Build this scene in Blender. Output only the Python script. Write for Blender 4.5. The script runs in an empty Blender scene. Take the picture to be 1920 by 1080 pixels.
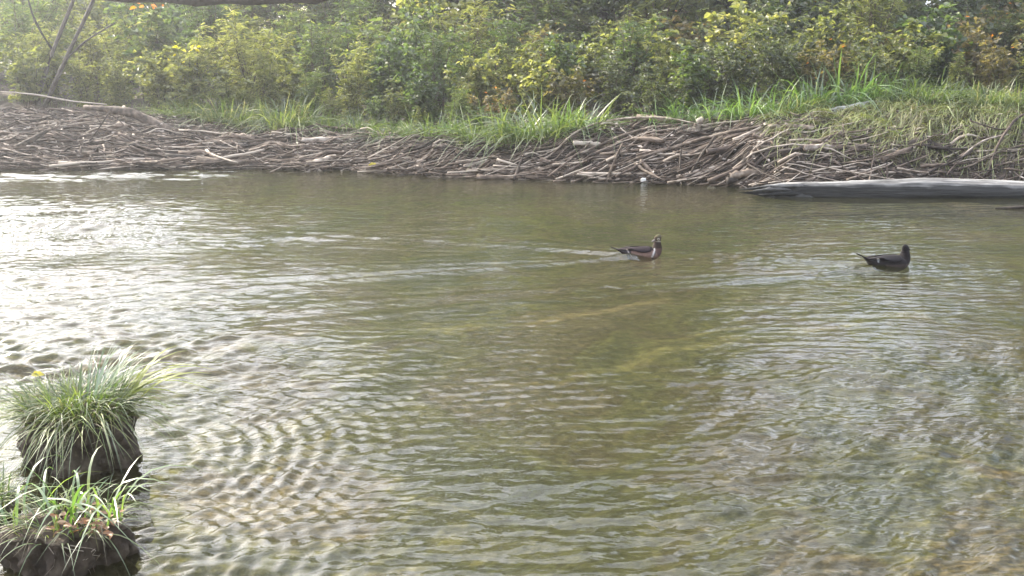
import bpy, math, random
import numpy as np
from mathutils import Vector, Matrix, Euler

R = math.radians
sc = bpy.context.scene
C = sc.collection
rng = np.random.default_rng(7)
random.seed(7)

# ------------------------------------------------------------------ camera
F = 2059.0; PITCH = R(11.7); CAMH = 1.8
cam = bpy.data.cameras.new('camera')
cam.sensor_width = 36.0; cam.lens = 36.0 * F / 1920.0
cam.clip_start = 0.05; cam.clip_end = 500
co = bpy.data.objects.new('camera', cam); C.objects.link(co)
co.location = (0, 0, CAMH); co.rotation_euler = (R(90) - PITCH, 0, 0)
sc.camera = co

# ------------------------------------------------------------------ sky, sun, exposure
SUN_AZ, SUN_EL = R(-47), R(34)          # azimuth measured from +Y towards +X
world = bpy.data.worlds.new('World'); sc.world = world; world.use_nodes = True
nt = world.node_tree; nt.nodes.clear()
out = nt.nodes.new('ShaderNodeOutputWorld'); bg = nt.nodes.new('ShaderNodeBackground')
sky = nt.nodes.new('ShaderNodeTexSky'); sky.sky_type = 'NISHITA'; sky.sun_disc = False
sky.sun_elevation = SUN_EL; sky.sun_rotation = SUN_AZ
sky.dust_density = 2.0; sky.air_density = 1.0
tcw = nt.nodes.new('ShaderNodeTexCoord'); mpw = nt.nodes.new('ShaderNodeMapping'); mpw.inputs['Scale'].default_value = (1, 1, 2.6)
nw = nt.nodes.new('ShaderNodeTexNoise'); nw.inputs['Scale'].default_value = 2.2; nw.inputs['Detail'].default_value = 6; nw.inputs['Roughness'].default_value = .55
rw = nt.nodes.new('ShaderNodeValToRGB'); rw.color_ramp.elements[0].position = .40; rw.color_ramp.elements[1].position = .58
mw = nt.nodes.new('ShaderNodeMix'); mw.data_type = 'RGBA'; mw.inputs[7].default_value = (11.5, 12.2, 14.0, 1)
nt.links.new(tcw.outputs['Generated'], mpw.inputs[0]); nt.links.new(mpw.outputs[0], nw.inputs[0]); nt.links.new(nw.outputs[0], rw.inputs[0])
nt.links.new(rw.outputs[0], mw.inputs[0]); nt.links.new(sky.outputs[0], mw.inputs[6]); 
# hazy bright air around the sun
dp = nt.nodes.new('ShaderNodeVectorMath'); dp.operation = 'DOT_PRODUCT'; dp.inputs[1].default_value = (math.sin(SUN_AZ) * math.cos(SUN_EL), math.cos(SUN_AZ) * math.cos(SUN_EL), math.sin(SUN_EL))
mxw = nt.nodes.new('ShaderNodeMath'); mxw.operation = 'MAXIMUM'; mxw.inputs[1].default_value = 0
pw = nt.nodes.new('ShaderNodeMath'); pw.operation = 'POWER'; pw.inputs[1].default_value = 9
vs = nt.nodes.new('ShaderNodeVectorMath'); vs.operation = 'SCALE'; vs.inputs[0].default_value = (25, 24, 22.8)
adw = nt.nodes.new('ShaderNodeVectorMath'); adw.operation = 'ADD'
nt.links.new(tcw.outputs['Generated'], dp.inputs[0]); nt.links.new(dp.outputs['Value'], mxw.inputs[0]); nt.links.new(mxw.outputs[0], pw.inputs[0]); nt.links.new(pw.outputs[0], vs.inputs['Scale'])
nt.links.new(mw.outputs[2], adw.inputs[0]); nt.links.new(vs.outputs[0], adw.inputs[1]); nt.links.new(adw.outputs[0], bg.inputs[0]); bg.inputs[1].default_value = 0.15
nt.links.new(bg.outputs[0], out.inputs[0])

sun = bpy.data.lights.new('sun', 'SUN'); sun.energy = 5.0; sun.angle = R(0.5); sun.color = (1.0, 0.91, 0.74)
so = bpy.data.objects.new('sun', sun); C.objects.link(so)
SD = Vector((math.sin(SUN_AZ) * math.cos(SUN_EL), math.cos(SUN_AZ) * math.cos(SUN_EL), math.sin(SUN_EL)))
so.rotation_euler = SD.to_track_quat('Z', 'Y').to_euler(); so.location = SD * 60

sc.view_settings.view_transform = 'Standard'; sc.view_settings.look = 'None'
sc.view_settings.gamma = 1.0; sc.view_settings.exposure = 1.0
sc.render.engine = 'CYCLES'
cy = sc.cycles
cy.use_denoising = True
cy.max_bounces = 7; cy.diffuse_bounces = 3; cy.glossy_bounces = 3; cy.transmission_bounces = 4
cy.transparent_max_bounces = 12; cy.volume_bounces = 0
cy.sample_clamp_indirect = 6.0; cy.sample_clamp_direct = 0
cy.caustics_reflective = False; cy.caustics_refractive = False

# ------------------------------------------------------------------ helpers
def depth_x(px, y, z=0.0):
    """world x seen at picture column px for a point at distance y and height z"""
    d = y * math.cos(PITCH) + (CAMH - z) * math.sin(PITCH)
    return (px - 960) / F * d

def mesh_np(name, verts, faces, mats=None, attr=None, smooth=False, vcol=None, midx=None):
    """faces: int array Nx3 or Nx4, or a list of such arrays"""
    if not isinstance(faces, (list, tuple)): faces = [faces]
    me = bpy.data.meshes.new(name)
    verts = np.asarray(verts, dtype=np.float32)
    me.vertices.add(len(verts)); me.vertices.foreach_set('co', verts.ravel())
    loops = np.concatenate([f.ravel() for f in faces]).astype(np.int32)
    sizes = np.concatenate([np.full(len(f), f.shape[1]) for f in faces]).astype(np.int32)
    starts = np.concatenate([[0], np.cumsum(sizes)[:-1]]).astype(np.int32)
    me.loops.add(len(loops)); me.loops.foreach_set('vertex_index', loops)
    me.polygons.add(len(sizes)); me.polygons.foreach_set('loop_start', starts)
    try: me.polygons.foreach_set('loop_total', sizes)
    except Exception: pass
    if mats:
        for m in (mats if isinstance(mats, (list, tuple)) else [mats]): me.materials.append(m)
    if midx is not None: me.polygons.foreach_set('material_index', np.asarray(midx, dtype=np.int32))
    me.update(calc_edges=True)
    if smooth: me.polygons.foreach_set('use_smooth', np.ones(len(sizes), dtype=bool))
    if attr is not None:
        for k, v in attr.items():
            dom = 'FACE' if len(v) == len(sizes) else 'POINT'
            a = me.attributes.new(k, 'FLOAT', dom); a.data.foreach_set('value', np.asarray(v, dtype=np.float32))
    if vcol is not None:
        a = me.color_attributes.new('paint', 'FLOAT_COLOR', 'POINT')
        a.data.foreach_set('color', np.asarray(vcol, dtype=np.float32).ravel())
    me.validate(); me.update()
    return me

def link(name, me, parent=None, loc=None, rot=None, label=None, cat=None, group=None, kind=None):
    o = bpy.data.objects.new(name, me); C.objects.link(o)
    if parent: o.parent = parent
    if loc is not None: o.location = loc
    if rot is not None: o.rotation_euler = rot
    tag(o, label, cat, group, kind)
    return o

def tag(o, label=None, cat=None, group=None, kind=None):
    if label: o['label'] = label
    if cat: o['category'] = cat
    if group: o['group'] = group
    if kind: o['kind'] = kind

def dup(root, loc, rotz=0.0, scale=1.0, label=None, group=None, tilt=(0, 0)):
    r = root.copy(); C.objects.link(r); r.location = loc
    r.rotation_euler = (tilt[0], tilt[1], rotz)
    r.scale = (scale,) * 3 if not hasattr(scale, '__len__') else scale
    if label: r['label'] = label
    if group: r['group'] = group
    for ch in list(root.children):
        c = ch.copy(); C.objects.link(c); c.parent = r
        for g in ch.children:
            d = g.copy(); C.objects.link(d); d.parent = c
    return r

def norm(v): return v / (np.linalg.norm(v, axis=-1, keepdims=True) + 1e-9)

def tubes(paths, radii, sides=6, caps=True):
    """paths N x P x 3, radii N x P -> verts, quads, tube index per face"""
    N, P, _ = paths.shape
    tan = np.gradient(paths, axis=1); tan = norm(tan)
    ref = np.where(np.abs(tan[:, :, 2:3]) > 0.9, np.array([1.0, 0, 0]), np.array([0, 0, 1.0]))
    u = norm(np.cross(ref, tan)); w = np.cross(tan, u)
    a = np.arange(sides) / sides * 2 * np.pi
    ring = (u[:, :, None, :] * np.cos(a)[None, None, :, None] + w[:, :, None, :] * np.sin(a)[None, None, :, None])
    v = paths[:, :, None, :] + ring * radii[:, :, None, None]
    v = v.reshape(-1, 3)
    i = np.arange(N)[:, None, None] * P * sides
    p = np.arange(P - 1)[None, :, None] * sides
    s = np.arange(sides)[None, None, :]; s2 = (s + 1) % sides
    q = np.stack([i + p + s, i + p + s2, i + p + sides + s2, i + p + sides + s], -1).reshape(-1, 4)
    idx = np.repeat(np.arange(N), (P - 1) * sides)
    faces = [q]
    if caps and sides == 6:
        b = (np.arange(N) * P * sides)[:, None]; e = b + (P - 1) * sides
        c1 = np.concatenate([b + 5, b + 4, b + 3, b + 2, b + 1, b], 1)
        c2 = np.concatenate([e, e + 1, e + 2, e + 3, e + 4, e + 5], 1)
        faces += [c1, c2]; idx = np.concatenate([idx, np.arange(N), np.arange(N)])
    return v, faces, idx

def leaves(pos, d, up, L, W, fold=0.25, curl=0.15):
    """six-sided folded leaf blades; pos,d,up Nx3; L,W N"""
    d = norm(d); side = norm(np.cross(d, up)); n = np.cross(side, d)
    L = L[:, None]; W = W[:, None]
    base = pos; tip = pos + d * L - n * L * curl
    l1 = pos + d * L * .28 + side * W * .5 + n * W * fold; l2 = pos + d * L * .68 + side * W * .40 + n * W * fold - n * L * curl * .45
    r1 = pos + d * L * .28 - side * W * .5 + n * W * fold; r2 = pos + d * L * .68 - side * W * .40 + n * W * fold - n * L * curl * .45
    v = np.stack([base, l1, l2, tip, r2, r1], 1).reshape(-1, 3)
    b = np.arange(len(pos))[:, None] * 6
    q = np.concatenate([b + np.array([[0, 1, 2, 3]]), b + np.array([[0, 3, 4, 5]])], 1).reshape(-1, 4)
    return v, q

def blades(base, head, L, W, lean, droop, twist=None, seg=6, rg=rng):
    """arching grass blades. head angle, lean (horizontal share), droop (how far the tip falls)"""
    N = len(base); t = np.linspace(0, 1, seg + 1)[None, :]
    h = np.stack([np.cos(head), np.sin(head)], -1)
    out_ = (lean[:, None] * t + droop[:, None] * t ** 2 * .8) * L[:, None]
    upv = (np.sqrt(np.clip(1 - lean ** 2, .05, 1))[:, None] * t - droop[:, None] * t ** 2.6 * .95) * L[:, None]
    wob = np.sin(t * 3 + rg.uniform(0, 6, N)[:, None]) * .03 * L[:, None]
    P = np.zeros((N, seg + 1, 3))
    sx = np.stack([-h[:, 1], h[:, 0]], -1)
    P[:, :, 0] = base[:, 0:1] + h[:, 0:1] * out_ + sx[:, 0:1] * wob
    P[:, :, 1] = base[:, 1:2] + h[:, 1:2] * out_ + sx[:, 1:2] * wob
    P[:, :, 2] = base[:, 2:3] + upv
    tw = rg.uniform(-.9, .9, N) if twist is None else twist
    sd = np.stack([sx[:, 0] * np.cos(tw), sx[:, 1] * np.cos(tw), np.sin(tw) * .6], -1)[:, None, :]
    prof = (np.array([.6, .95, 1, .9, .7, .4, .04, .0])[:seg + 1] if seg == 6 else np.interp(t[0], [0, .3, .7, 1], [.7, 1, .7, .03]))[None, :, None]
    a = P + sd * W[:, None, None] * prof * .5; b = P - sd * W[:, None, None] * prof * .5
    v = np.stack([a, b], 2).reshape(-1, 3)
    i = np.arange(N)[:, None] * (seg + 1) * 2 + np.arange(seg)[None, :] * 2
    q = np.stack([i, i + 1, i + 3, i + 2], -1).reshape(-1, 4)
    return v, q, np.repeat(np.arange(N), seg)

# cheap smooth noise, the same everywhere
_nr = np.random.default_rng(3)
_K = [( _nr.uniform(0, 2*np.pi, 9), _nr.uniform(0, 2*np.pi, 9), _nr.uniform(.7, 1.5, 9)) for _ in range(6)]
def noise2(x, y, freq=1.0, k=0):
    th, ph, m = _K[k % 6]; r = 0
    for a, p, f in zip(th, ph, m):
        r = r + np.sin((x * np.cos(a) + y * np.sin(a)) * freq * f * 2 * np.pi + p + 1.3 * np.sin((y * np.cos(a) - x * np.sin(a)) * freq * f * 3.1 + p))
    return r / 4.0

# ------------------------------------------------------------------ terrain functions
def shore(x):
    return np.interp(x, [-14, -8.3, -4.5, -2.3, -1, 1.5, 3, 3.8, 8, 14],
                     [18.9, 18.6, 18.6, 18.2, 17.4, 16.6, 16.2, 15.6, 15.5, 15.7]) + noise2(x, x * 0, .35, 1) * .06
def bank_h(x):
    return np.interp(x, [-14, -9, -7, -6, -4.5, -2, 0, 1.5, 3, 4.5, 6, 12],
                     [.85, .82, .76, .70, .54, .46, .45, .68, .80, .95, 1.1, 1.15])
def bank_w(x):
    return np.interp(x, [-9, -6, -4, -1, 2, 5], [3.2, 2.8, 1.9, 1.5, 1.45, 1.9])
def ground_z(x, y):
    x = np.asarray(x, dtype=float); y = np.asarray(y, dtype=float)
    s = y - shore(x)
    t = np.clip(s / bank_w(x), 0, 1); sm = 1 - (1 - t) ** 2.0
    up = bank_h(x) * sm + .055 * np.clip(s - bank_w(x), 0, 60) + noise2(x, y, .5, 2) * .05 * t
    up = up + noise2(x, y, 1.4, 3) * .06 * np.clip(s * 3, 0, 1)
    depth = -.42 - .12 * noise2(x, y, .12, 4) - .03 * noise2(x, y, .9, 5)
    dn = depth * (1 - np.exp(np.clip(s, -60, 0) / 1.1)) - .02
    z = np.where(s > 0, up - .02, dn)
    near = np.clip((1.2 - y) / 2.5, 0, 1)
    return z * (1 - near) + (.5 + .05 * np.clip(-y, 0, 40)) * near

# ------------------------------------------------------------------ materials
def new_mat(name):
    m = bpy.data.materials.new(name); m.use_nodes = True; m.node_tree.nodes.clear()
    return m, m.node_tree.nodes, m.node_tree.links

def ramp(N, stops):
    r = N.new('ShaderNodeValToRGB'); el = r.color_ramp.elements
    while len(el) < len(stops): el.new(.5)
    for e, (p, c) in zip(el, stops): e.position = p; e.color = (*c, 1)
    return r

def leaf_mat(name, stops, trans=.45, rough=.5, var=.35, gloss=.06):
    m, N, L = new_mat(name)
    at = N.new('ShaderNodeAttribute'); at.attribute_name = 'rnd'
    oi = N.new('ShaderNodeObjectInfo')
    mx = N.new('ShaderNodeMath'); mx.operation = 'MULTIPLY_ADD'; mx.inputs[1].default_value = var; L.new(oi.outputs['Random'], mx.inputs[0])
    m2 = N.new('ShaderNodeMath'); m2.operation = 'MULTIPLY'; m2.inputs[1].default_value = 1 - var; L.new(at.outputs['Fac'], m2.inputs[0]); L.new(m2.outputs[0], mx.inputs[2])
    r = ramp(N, stops); L.new(mx.outputs[0], r.inputs[0])
    d = N.new('ShaderNodeBsdfDiffuse'); t = N.new('ShaderNodeBsdfTranslucent'); g = N.new('ShaderNodeBsdfGlossy')
    g.inputs['Roughness'].default_value = rough; g.inputs['Color'].default_value = (.9, .9, .9, 1)
    hs = N.new('ShaderNodeHueSaturation'); hs.inputs['Saturation'].default_value = 1.15; hs.inputs['Value'].default_value = 1.7
    L.new(r.outputs[0], d.inputs[0]); L.new(r.outputs[0], hs.inputs['Color']); L.new(hs.outputs[0], t.inputs[0])
    x1 = N.new('ShaderNodeMixShader'); x1.inputs[0].default_value = trans; L.new(d.outputs[0], x1.inputs[1]); L.new(t.outputs[0], x1.inputs[2])
    x2 = N.new('ShaderNodeMixShader'); x2.inputs[0].default_value = gloss; L.new(x1.outputs[0], x2.inputs[1]); L.new(g.outputs[0], x2.inputs[2])
    o = N.new('ShaderNodeOutputMaterial'); L.new(x2.outputs[0], o.inputs[0])
    return m

def wood_mat(name, c1, c2, c3, scale=6.0, stretch=(1, 1, 1), rough=.8, bump=.5, var=.5):
    m, N, L = new_mat(name)
    tc = N.new('ShaderNodeTexCoord'); mp = N.new('ShaderNodeMapping'); mp.inputs['Scale'].default_value = stretch
    L.new(tc.outputs['Object'], mp.inputs[0])
    n = N.new('ShaderNodeTexNoise'); n.inputs['Scale'].default_value = scale; n.inputs['Detail'].default_value = 6; L.new(mp.outputs[0], n.inputs[0])
    at = N.new('ShaderNodeAttribute'); at.attribute_name = 'rnd'; oi = N.new('ShaderNodeObjectInfo')
    ad = N.new('ShaderNodeMath'); ad.operation = 'ADD'; L.new(at.outputs['Fac'], ad.inputs[0]); L.new(oi.outputs['Random'], ad.inputs[1])
    fr = N.new('ShaderNodeMath'); fr.operation = 'FRACT'; L.new(ad.outputs[0], fr.inputs[0])
    mm = N.new('ShaderNodeMath'); mm.operation = 'MULTIPLY_ADD'; mm.inputs[1].default_value = var; mm.inputs[2].default_value = -var / 2; L.new(fr.outputs[0], mm.inputs[0])
    a2 = N.new('ShaderNodeMath'); a2.operation = 'ADD'; L.new(mm.outputs[0], a2.inputs[0]); L.new(n.outputs[0], a2.inputs[1])
    r = ramp(N, [(.25, c1), (.5, c2), (.75, c3)]); L.new(a2.outputs[0], r.inputs[0])
    p = N.new('ShaderNodeBsdfPrincipled'); p.inputs['Roughness'].default_value = rough; L.new(r.outputs[0], p.inputs['Base Color'])
    b = N.new('ShaderNodeBump'); b.inputs['Strength'].default_value = bump; b.inputs['Distance'].default_value = .02; L.new(n.outputs[0], b.inputs['Height']); L.new(b.outputs[0], p.inputs['Normal'])
    o = N.new('ShaderNodeOutputMaterial'); L.new(p.outputs[0], o.inputs[0])
    return m

M_bleach = wood_mat('bleached_wood', (.045, .031, .021), (.185, .138, .10), (.46, .385, .31), scale=9, var=.85)
M_brownwood = wood_mat('brown_wood', (.028, .019, .013), (.085, .058, .042), (.20, .15, .11), scale=9, var=.6)
M_chips = wood_mat('bark_chips', (.035, .022, .015), (.13, .09, .065), (.42, .36, .30), scale=9, var=.9)
M_bark = wood_mat('bark', (.018, .015, .012), (.045, .037, .03), (.10, .085, .07), scale=14, rough=.9, bump=.8)
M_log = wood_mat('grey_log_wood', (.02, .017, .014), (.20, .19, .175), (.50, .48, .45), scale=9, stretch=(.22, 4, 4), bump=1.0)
def paint_shade(m, z0, z1, f):
    # shade of the log's lower half painted into its colour, up to a ragged edge
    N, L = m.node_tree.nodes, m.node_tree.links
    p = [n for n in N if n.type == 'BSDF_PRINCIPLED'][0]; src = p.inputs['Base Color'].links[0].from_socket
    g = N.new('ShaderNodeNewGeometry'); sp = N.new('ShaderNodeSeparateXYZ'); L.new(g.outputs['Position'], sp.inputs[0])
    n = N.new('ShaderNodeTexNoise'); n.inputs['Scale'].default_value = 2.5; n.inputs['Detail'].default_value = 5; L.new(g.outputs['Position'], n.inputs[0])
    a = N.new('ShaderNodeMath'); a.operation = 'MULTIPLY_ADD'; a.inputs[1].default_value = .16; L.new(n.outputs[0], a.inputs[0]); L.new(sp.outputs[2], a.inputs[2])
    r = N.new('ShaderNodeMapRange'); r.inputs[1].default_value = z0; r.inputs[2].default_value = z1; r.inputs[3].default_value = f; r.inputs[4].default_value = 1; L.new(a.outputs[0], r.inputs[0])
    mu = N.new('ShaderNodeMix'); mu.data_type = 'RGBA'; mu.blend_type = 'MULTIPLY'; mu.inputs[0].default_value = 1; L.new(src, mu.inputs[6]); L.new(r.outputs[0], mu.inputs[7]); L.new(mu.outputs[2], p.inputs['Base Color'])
paint_shade(M_log, .22, .27, .12)
M_soil = wood_mat('soil', (.025, .018, .013), (.065, .048, .035), (.15, .12, .09), scale=12, rough=.95, bump=1.0, var=.1)

M_lf_yg = leaf_mat('yellow_green_leaves', [(0, (.05, .065, .02)), (.35, (.14, .16, .04)), (.7, (.26, .27, .08)), (1, (.38, .35, .13))], .5)
M_lf_gr = leaf_mat('green_leaves', [(0, (.03, .05, .018)), (.5, (.09, .13, .035)), (.85, (.19, .22, .06)), (1, (.31, .30, .10))], .5)
M_lf_br = leaf_mat('brownish_leaves', [(0, (.04, .045, .012)), (.35, (.13, .12, .035)), (.65, (.18, .15, .055)), (.9, (.24, .17, .07)), (1, (.32, .18, .07))], .5)
M_lf_dk = leaf_mat('dull_green_leaves', [(0, (.03, .04, .015)), (.5, (.09, .11, .035)), (.85, (.18, .19, .07)), (1, (.30, .27, .10))], .45)
M_lf_yw = leaf_mat('yellow_leaves', [(0, (.45, .40, .03)), (1, (.62, .52, .05))], .5)
M_lf_or = leaf_mat('orange_leaves', [(0, (.45, .14, .02)), (1, (.6, .24, .04))], .5)
M_grass = leaf_mat('grass_blades', [(0, (.04, .065, .02)), (.45, (.10, .145, .035)), (.8, (.18, .21, .06)), (1, (.34, .30, .15))], .45, gloss=.08)
M_reed = leaf_mat('reed_blades', [(0, (.05, .10, .025)), (.5, (.12, .20, .045)), (.9, (.22, .29, .08)), (1, (.36, .34, .16))], .45, rough=.35, gloss=.12)
M_dry = leaf_mat('dry_grass_blades', [(0, (.06, .045, .028)), (.35, (.15, .125, .06)), (.6, (.21, .21, .07)), (.85, (.21, .27, .065)), (1, (.42, .40, .2))], .3)

# ground (river bed + bank in one sheet)
def ground_mat():
    m, N, L = new_mat('ground')
    g = N.new('ShaderNodeNewGeometry'); sep = N.new('ShaderNodeSeparateXYZ'); L.new(g.outputs['Position'], sep.inputs[0])
    n1 = N.new('ShaderNodeTexNoise'); n1.inputs['Scale'].default_value = .9; n1.inputs['Detail'].default_value = 5; n1.inputs['Distortion'].default_value = .6; L.new(g.outputs['Position'], n1.inputs[0])
    n2 = N.new('ShaderNodeTexNoise'); n2.inputs['Scale'].default_value = 14; n2.inputs['Detail'].default_value = 6; L.new(g.outputs['Position'], n2.inputs[0])
    vo = N.new('ShaderNodeTexVoronoi'); vo.inputs['Scale'].default_value = 22; L.new(g.outputs['Position'], vo.inputs[0])
    rb = ramp(N, [(.30, (.07, .08, .025)), (.42, (.085, .088, .036)), (.49, (.165, .155, .06)), (.55, (.12, .092, .05)), (.63, (.20, .16, .10)), (.74, (.085, .07, .042))]); L.new(n1.outputs[0], rb.inputs[0])
    rv = ramp(N, [(0, (.55, .55, .55)), (.5, (1, 1, 1)), (1, (1.5, 1.5, 1.4))]); L.new(vo.outputs['Color'], rv.inputs[0])
    rs = ramp(N, [(.3, (.55, .55, .55)), (.55, (1, 1, 1)), (.75, (1.7, 1.7, 1.5))]); L.new(n2.outputs[0], rs.inputs[0])
    mu = N.new('ShaderNodeMix'); mu.data_type = 'RGBA'; mu.blend_type = 'MULTIPLY'; mu.inputs[0].default_value = .8; L.new(rb.outputs[0], mu.inputs[6]); L.new(rv.outputs[0], mu.inputs[7])
    mu2 = N.new('ShaderNodeMix'); mu2.data_type = 'RGBA'; mu2.blend_type = 'MULTIPLY'; mu2.inputs[0].default_value = .8; L.new(mu.outputs[2], mu2.inputs[6]); L.new(rs.outputs[0], mu2.inputs[7])
    rsoil = ramp(N, [(.3, (.03, .022, .016)), (.5, (.075, .055, .04)), (.7, (.13, .105, .08))]); L.new(n2.outputs[0], rsoil.inputs[0])
    mr = N.new('ShaderNodeMapRange'); mr.inputs[1].default_value = -.06; mr.inputs[2].default_value = .02; L.new(sep.outputs[2], mr.inputs[0])
    mix = N.new('ShaderNodeMix'); mix.data_type = 'RGBA'; L.new(mr.outputs[0], mix.inputs[0]); L.new(mu2.outputs[2], mix.inputs[6]); L.new(rsoil.outputs[0], mix.inputs[7])
    p = N.new('ShaderNodeBsdfPrincipled'); p.inputs['Roughness'].default_value = .9; L.new(mix.outputs[2], p.inputs['Base Color'])
    b = N.new('ShaderNodeBump'); b.inputs['Strength'].default_value = .8; b.inputs['Distance'].default_value = .04; L.new(n2.outputs[0], b.inputs['Height']); L.new(b.outputs[0], p.inputs['Normal'])
    o = N.new('ShaderNodeOutputMaterial'); L.new(p.outputs[0], o.inputs[0]); return m

xs = np.concatenate([np.linspace(-70, -14, 30)[:-1], np.linspace(-14, 14, 340), np.linspace(14, 70, 30)[1:]])
ys = np.concatenate([np.linspace(-40, 0, 20)[:-1], np.linspace(0, 14.5, 110)[:-1], np.linspace(14.5, 24, 180)[:-1], np.linspace(24, 90, 60)])
X, Y = np.meshgrid(xs, ys); Z = ground_z(X, Y)
def grid_faces(ny, nx):
    i = np.arange(ny - 1)[:, None] * nx + np.arange(nx - 1)[None, :]
    return np.stack([i, i + 1, i + nx + 1, i + nx], -1).reshape(-1, 4)
link('ground', mesh_np('ground', np.stack([X, Y, Z], -1).reshape(-1, 3), grid_faces(len(ys), len(xs)), ground_mat(), smooth=True), kind='structure')

# ------------------------------------------------------------------ water
DUCK1 = Vector((1.20, 10.15, 0)); DUCK2 = Vector((3.34, 9.62, 0))
T1 = (-1.98, 4.80); T2 = (-1.64, 3.78)
wr = np.random.default_rng(21)
def water_z(x, y):
    amp = np.interp(y, [1, 5, 9, 12, 14, 18], [1.4, 1.4, 1.15, .9, .42, .2])
    right = np.clip((x / np.maximum(y, 2) - .10) / .12, 0, 1) * np.clip((10.5 - y) / 2.5, 0, 1)
    amp = amp * (1 + 1.5 * right) * (1 - .6 * np.exp(-((x - .1) / 1.1) ** 2 - ((y - 6.2) / 1.7) ** 2))
    left = np.clip((-x / np.maximum(y, 2) - .02) / .35, 0, 1)
    amp = amp * (1 + 2.2 * left)
    riff = np.exp(-((y - (17.6 + .12 * (x + 6))) / .75) ** 2) * np.clip((-x - 3.0) / 2.5, 0, 1)
    patch = np.clip(.62 + .75 * noise2(x * .4 + 3, y, .15, 0) + .3 * noise2(x * .5, y, .5, 2), .12, 2.0)
    z = np.zeros_like(x)
    for i in range(70):
        lam = .055 * (1.3 / .055) ** (wr.random() ** 1.9)
        th = np.pi / 2 + wr.normal(0, .38) + (.75 if i % 3 == 0 else .15)
        k = 2 * np.pi / lam
        a = .0100 * lam ** .85 / 2.6 * (1 if lam < .35 else .55)
        ph = wr.uniform(0, 6.28)
        z += a * np.sin(k * (x * np.cos(th) + y * np.sin(th)) + ph + .8 * np.sin(.9 * x + ph) + .8 * np.sin(.7 * y + 2 * ph))
    z *= amp * patch * .62
    for i in range(14):
        lam = wr.uniform(.16, .5); th = np.pi / 2 + wr.normal(0, .25); k = 2 * np.pi / lam; ph = wr.uniform(0, 6.28)
        z += riff * (.35 + .65 * (noise2(x * .6, y * 2.2, .9, 1) > -.05)) * .0055 * np.sin(k * (x * np.cos(th) + y * np.sin(th)) + ph + np.sin(1.3 * x + ph))
    # rings spreading from the tussocks and from the near bank
    for (cx, cy_, a, lam, dec, r0) in ((T1[0], T1[1], .0036, .10, .8, .9), (T2[0] + .1, T2[1], .0045, .085, .8, .3), (1.6, .4, .0030, .13, 2.0, 5.2), (-3.2, 7.0, .0026, .2, 2.2, .2)):
        r = np.hypot(x - cx, y - cy_)
        env = np.exp(-np.abs(r - r0) / dec) * np.clip((r - r0 * .3) / .15, 0, 1)
        z += a * env * np.clip(.7 + .8 * noise2(x, y, .45, 4), .05, 1.7) * np.sin(2 * np.pi * r / lam + 2.4 * noise2(x, y, .5, 5) + 1.2 * np.sin(2 * np.arctan2(y - cy_, x - cx)))
    # V wakes of the two ducks
    for D, a in ((DUCK1, .020), (DUCK2, .016)):
        b = -(x - (D.x + .15)); lat = (y - D.y)
        for sgn in (-1, 1):
            for ang, w_, aa in ((23, .07, 1.0), (17, .05, .55), (10, .05, .35)):
                dd = (lat * sgn - b * math.tan(R(ang)))
                env = np.where(b > 0, np.exp(-b / 4.5), 0) * np.clip(b / .12, 0, 1)
                wv = w_ * (1 + .16 * np.clip(b, 0, 6))
                z += a * aa * (1.8 if sgn < 0 else 1.0) * env * (np.exp(-(dd / wv) ** 2) - .8 * np.exp(-((dd + 1.6 * wv) / wv) ** 2))
        r = np.hypot((x - D.x - .1) * .8, lat)
        z += a * .2 * np.exp(-r / .35) * np.sin(2 * np.pi * r / .085)
    return z

def water_mat():
    m, N, L = new_mat('river_water')
    g = N.new('ShaderNodeNewGeometry')
    mp = N.new('ShaderNodeMapping'); mp.inputs['Scale'].default_value = (.55, 1.35, 1); mp.inputs['Rotation'].default_value = (0, 0, R(12)); L.new(g.outputs['Position'], mp.inputs[0])
    n = N.new('ShaderNodeTexNoise'); n.inputs['Scale'].default_value = 8; n.inputs['Detail'].default_value = 3; n.inputs['Distortion'].default_value = .4; L.new(mp.outputs[0], n.inputs[0])
    b = N.new('ShaderNodeBump'); b.inputs['Strength'].default_value = 1.0; b.inputs['Distance'].default_value = .011; L.new(n.outputs[0], b.inputs['Height'])
    fr = N.new('ShaderNodeFresnel'); fr.inputs['IOR'].default_value = 1.33; L.new(b.outputs[0], fr.inputs['Normal'])
    gl = N.new('ShaderNodeBsdfGlossy'); gl.inputs['Roughness'].default_value = .035; gl.inputs['Color'].default_value = (1, 1, 1, 1); L.new(b.outputs[0], gl.inputs['Normal'])
    tr = N.new('ShaderNodeBsdfTransparent'); tr.inputs['Color'].default_value = (.80, .78, .66, 1)
    df = N.new('ShaderNodeBsdfDiffuse'); df.inputs['Color'].default_value = (.13, .125, .06, 1)
    mb = N.new('ShaderNodeMixShader'); mb.inputs[0].default_value = .12; L.new(tr.outputs[0], mb.inputs[1]); L.new(df.outputs[0], mb.inputs[2])
    mx = N.new('ShaderNodeMixShader'); L.new(fr.outputs[0], mx.inputs[0]); L.new(mb.outputs[0], mx.inputs[1]); L.new(gl.outputs[0], mx.inputs[2])
    o = N.new('ShaderNodeOutputMaterial'); L.new(mx.outputs[0], o.inputs[0]); return m

u = np.concatenate([-np.geomspace(.58, 9, 26)[::-1][:-1], np.linspace(-.58, .58, 760), np.geomspace(.58, 9, 26)[1:]])
yv = np.concatenate([np.linspace(-1.4, 2.6, 40)[:-1], 2.6 * (20.5 / 2.6) ** np.linspace(0, 1, 780)])
U, YV = np.meshgrid(u, yv); XV = U * (YV + 2.0)
ZV = water_z(XV, YV)
link('river_water', mesh_np('river_water', np.stack([XV, YV, ZV], -1).reshape(-1, 3), grid_faces(len(yv), len(u)), water_mat(), smooth=True), kind='structure')

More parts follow.
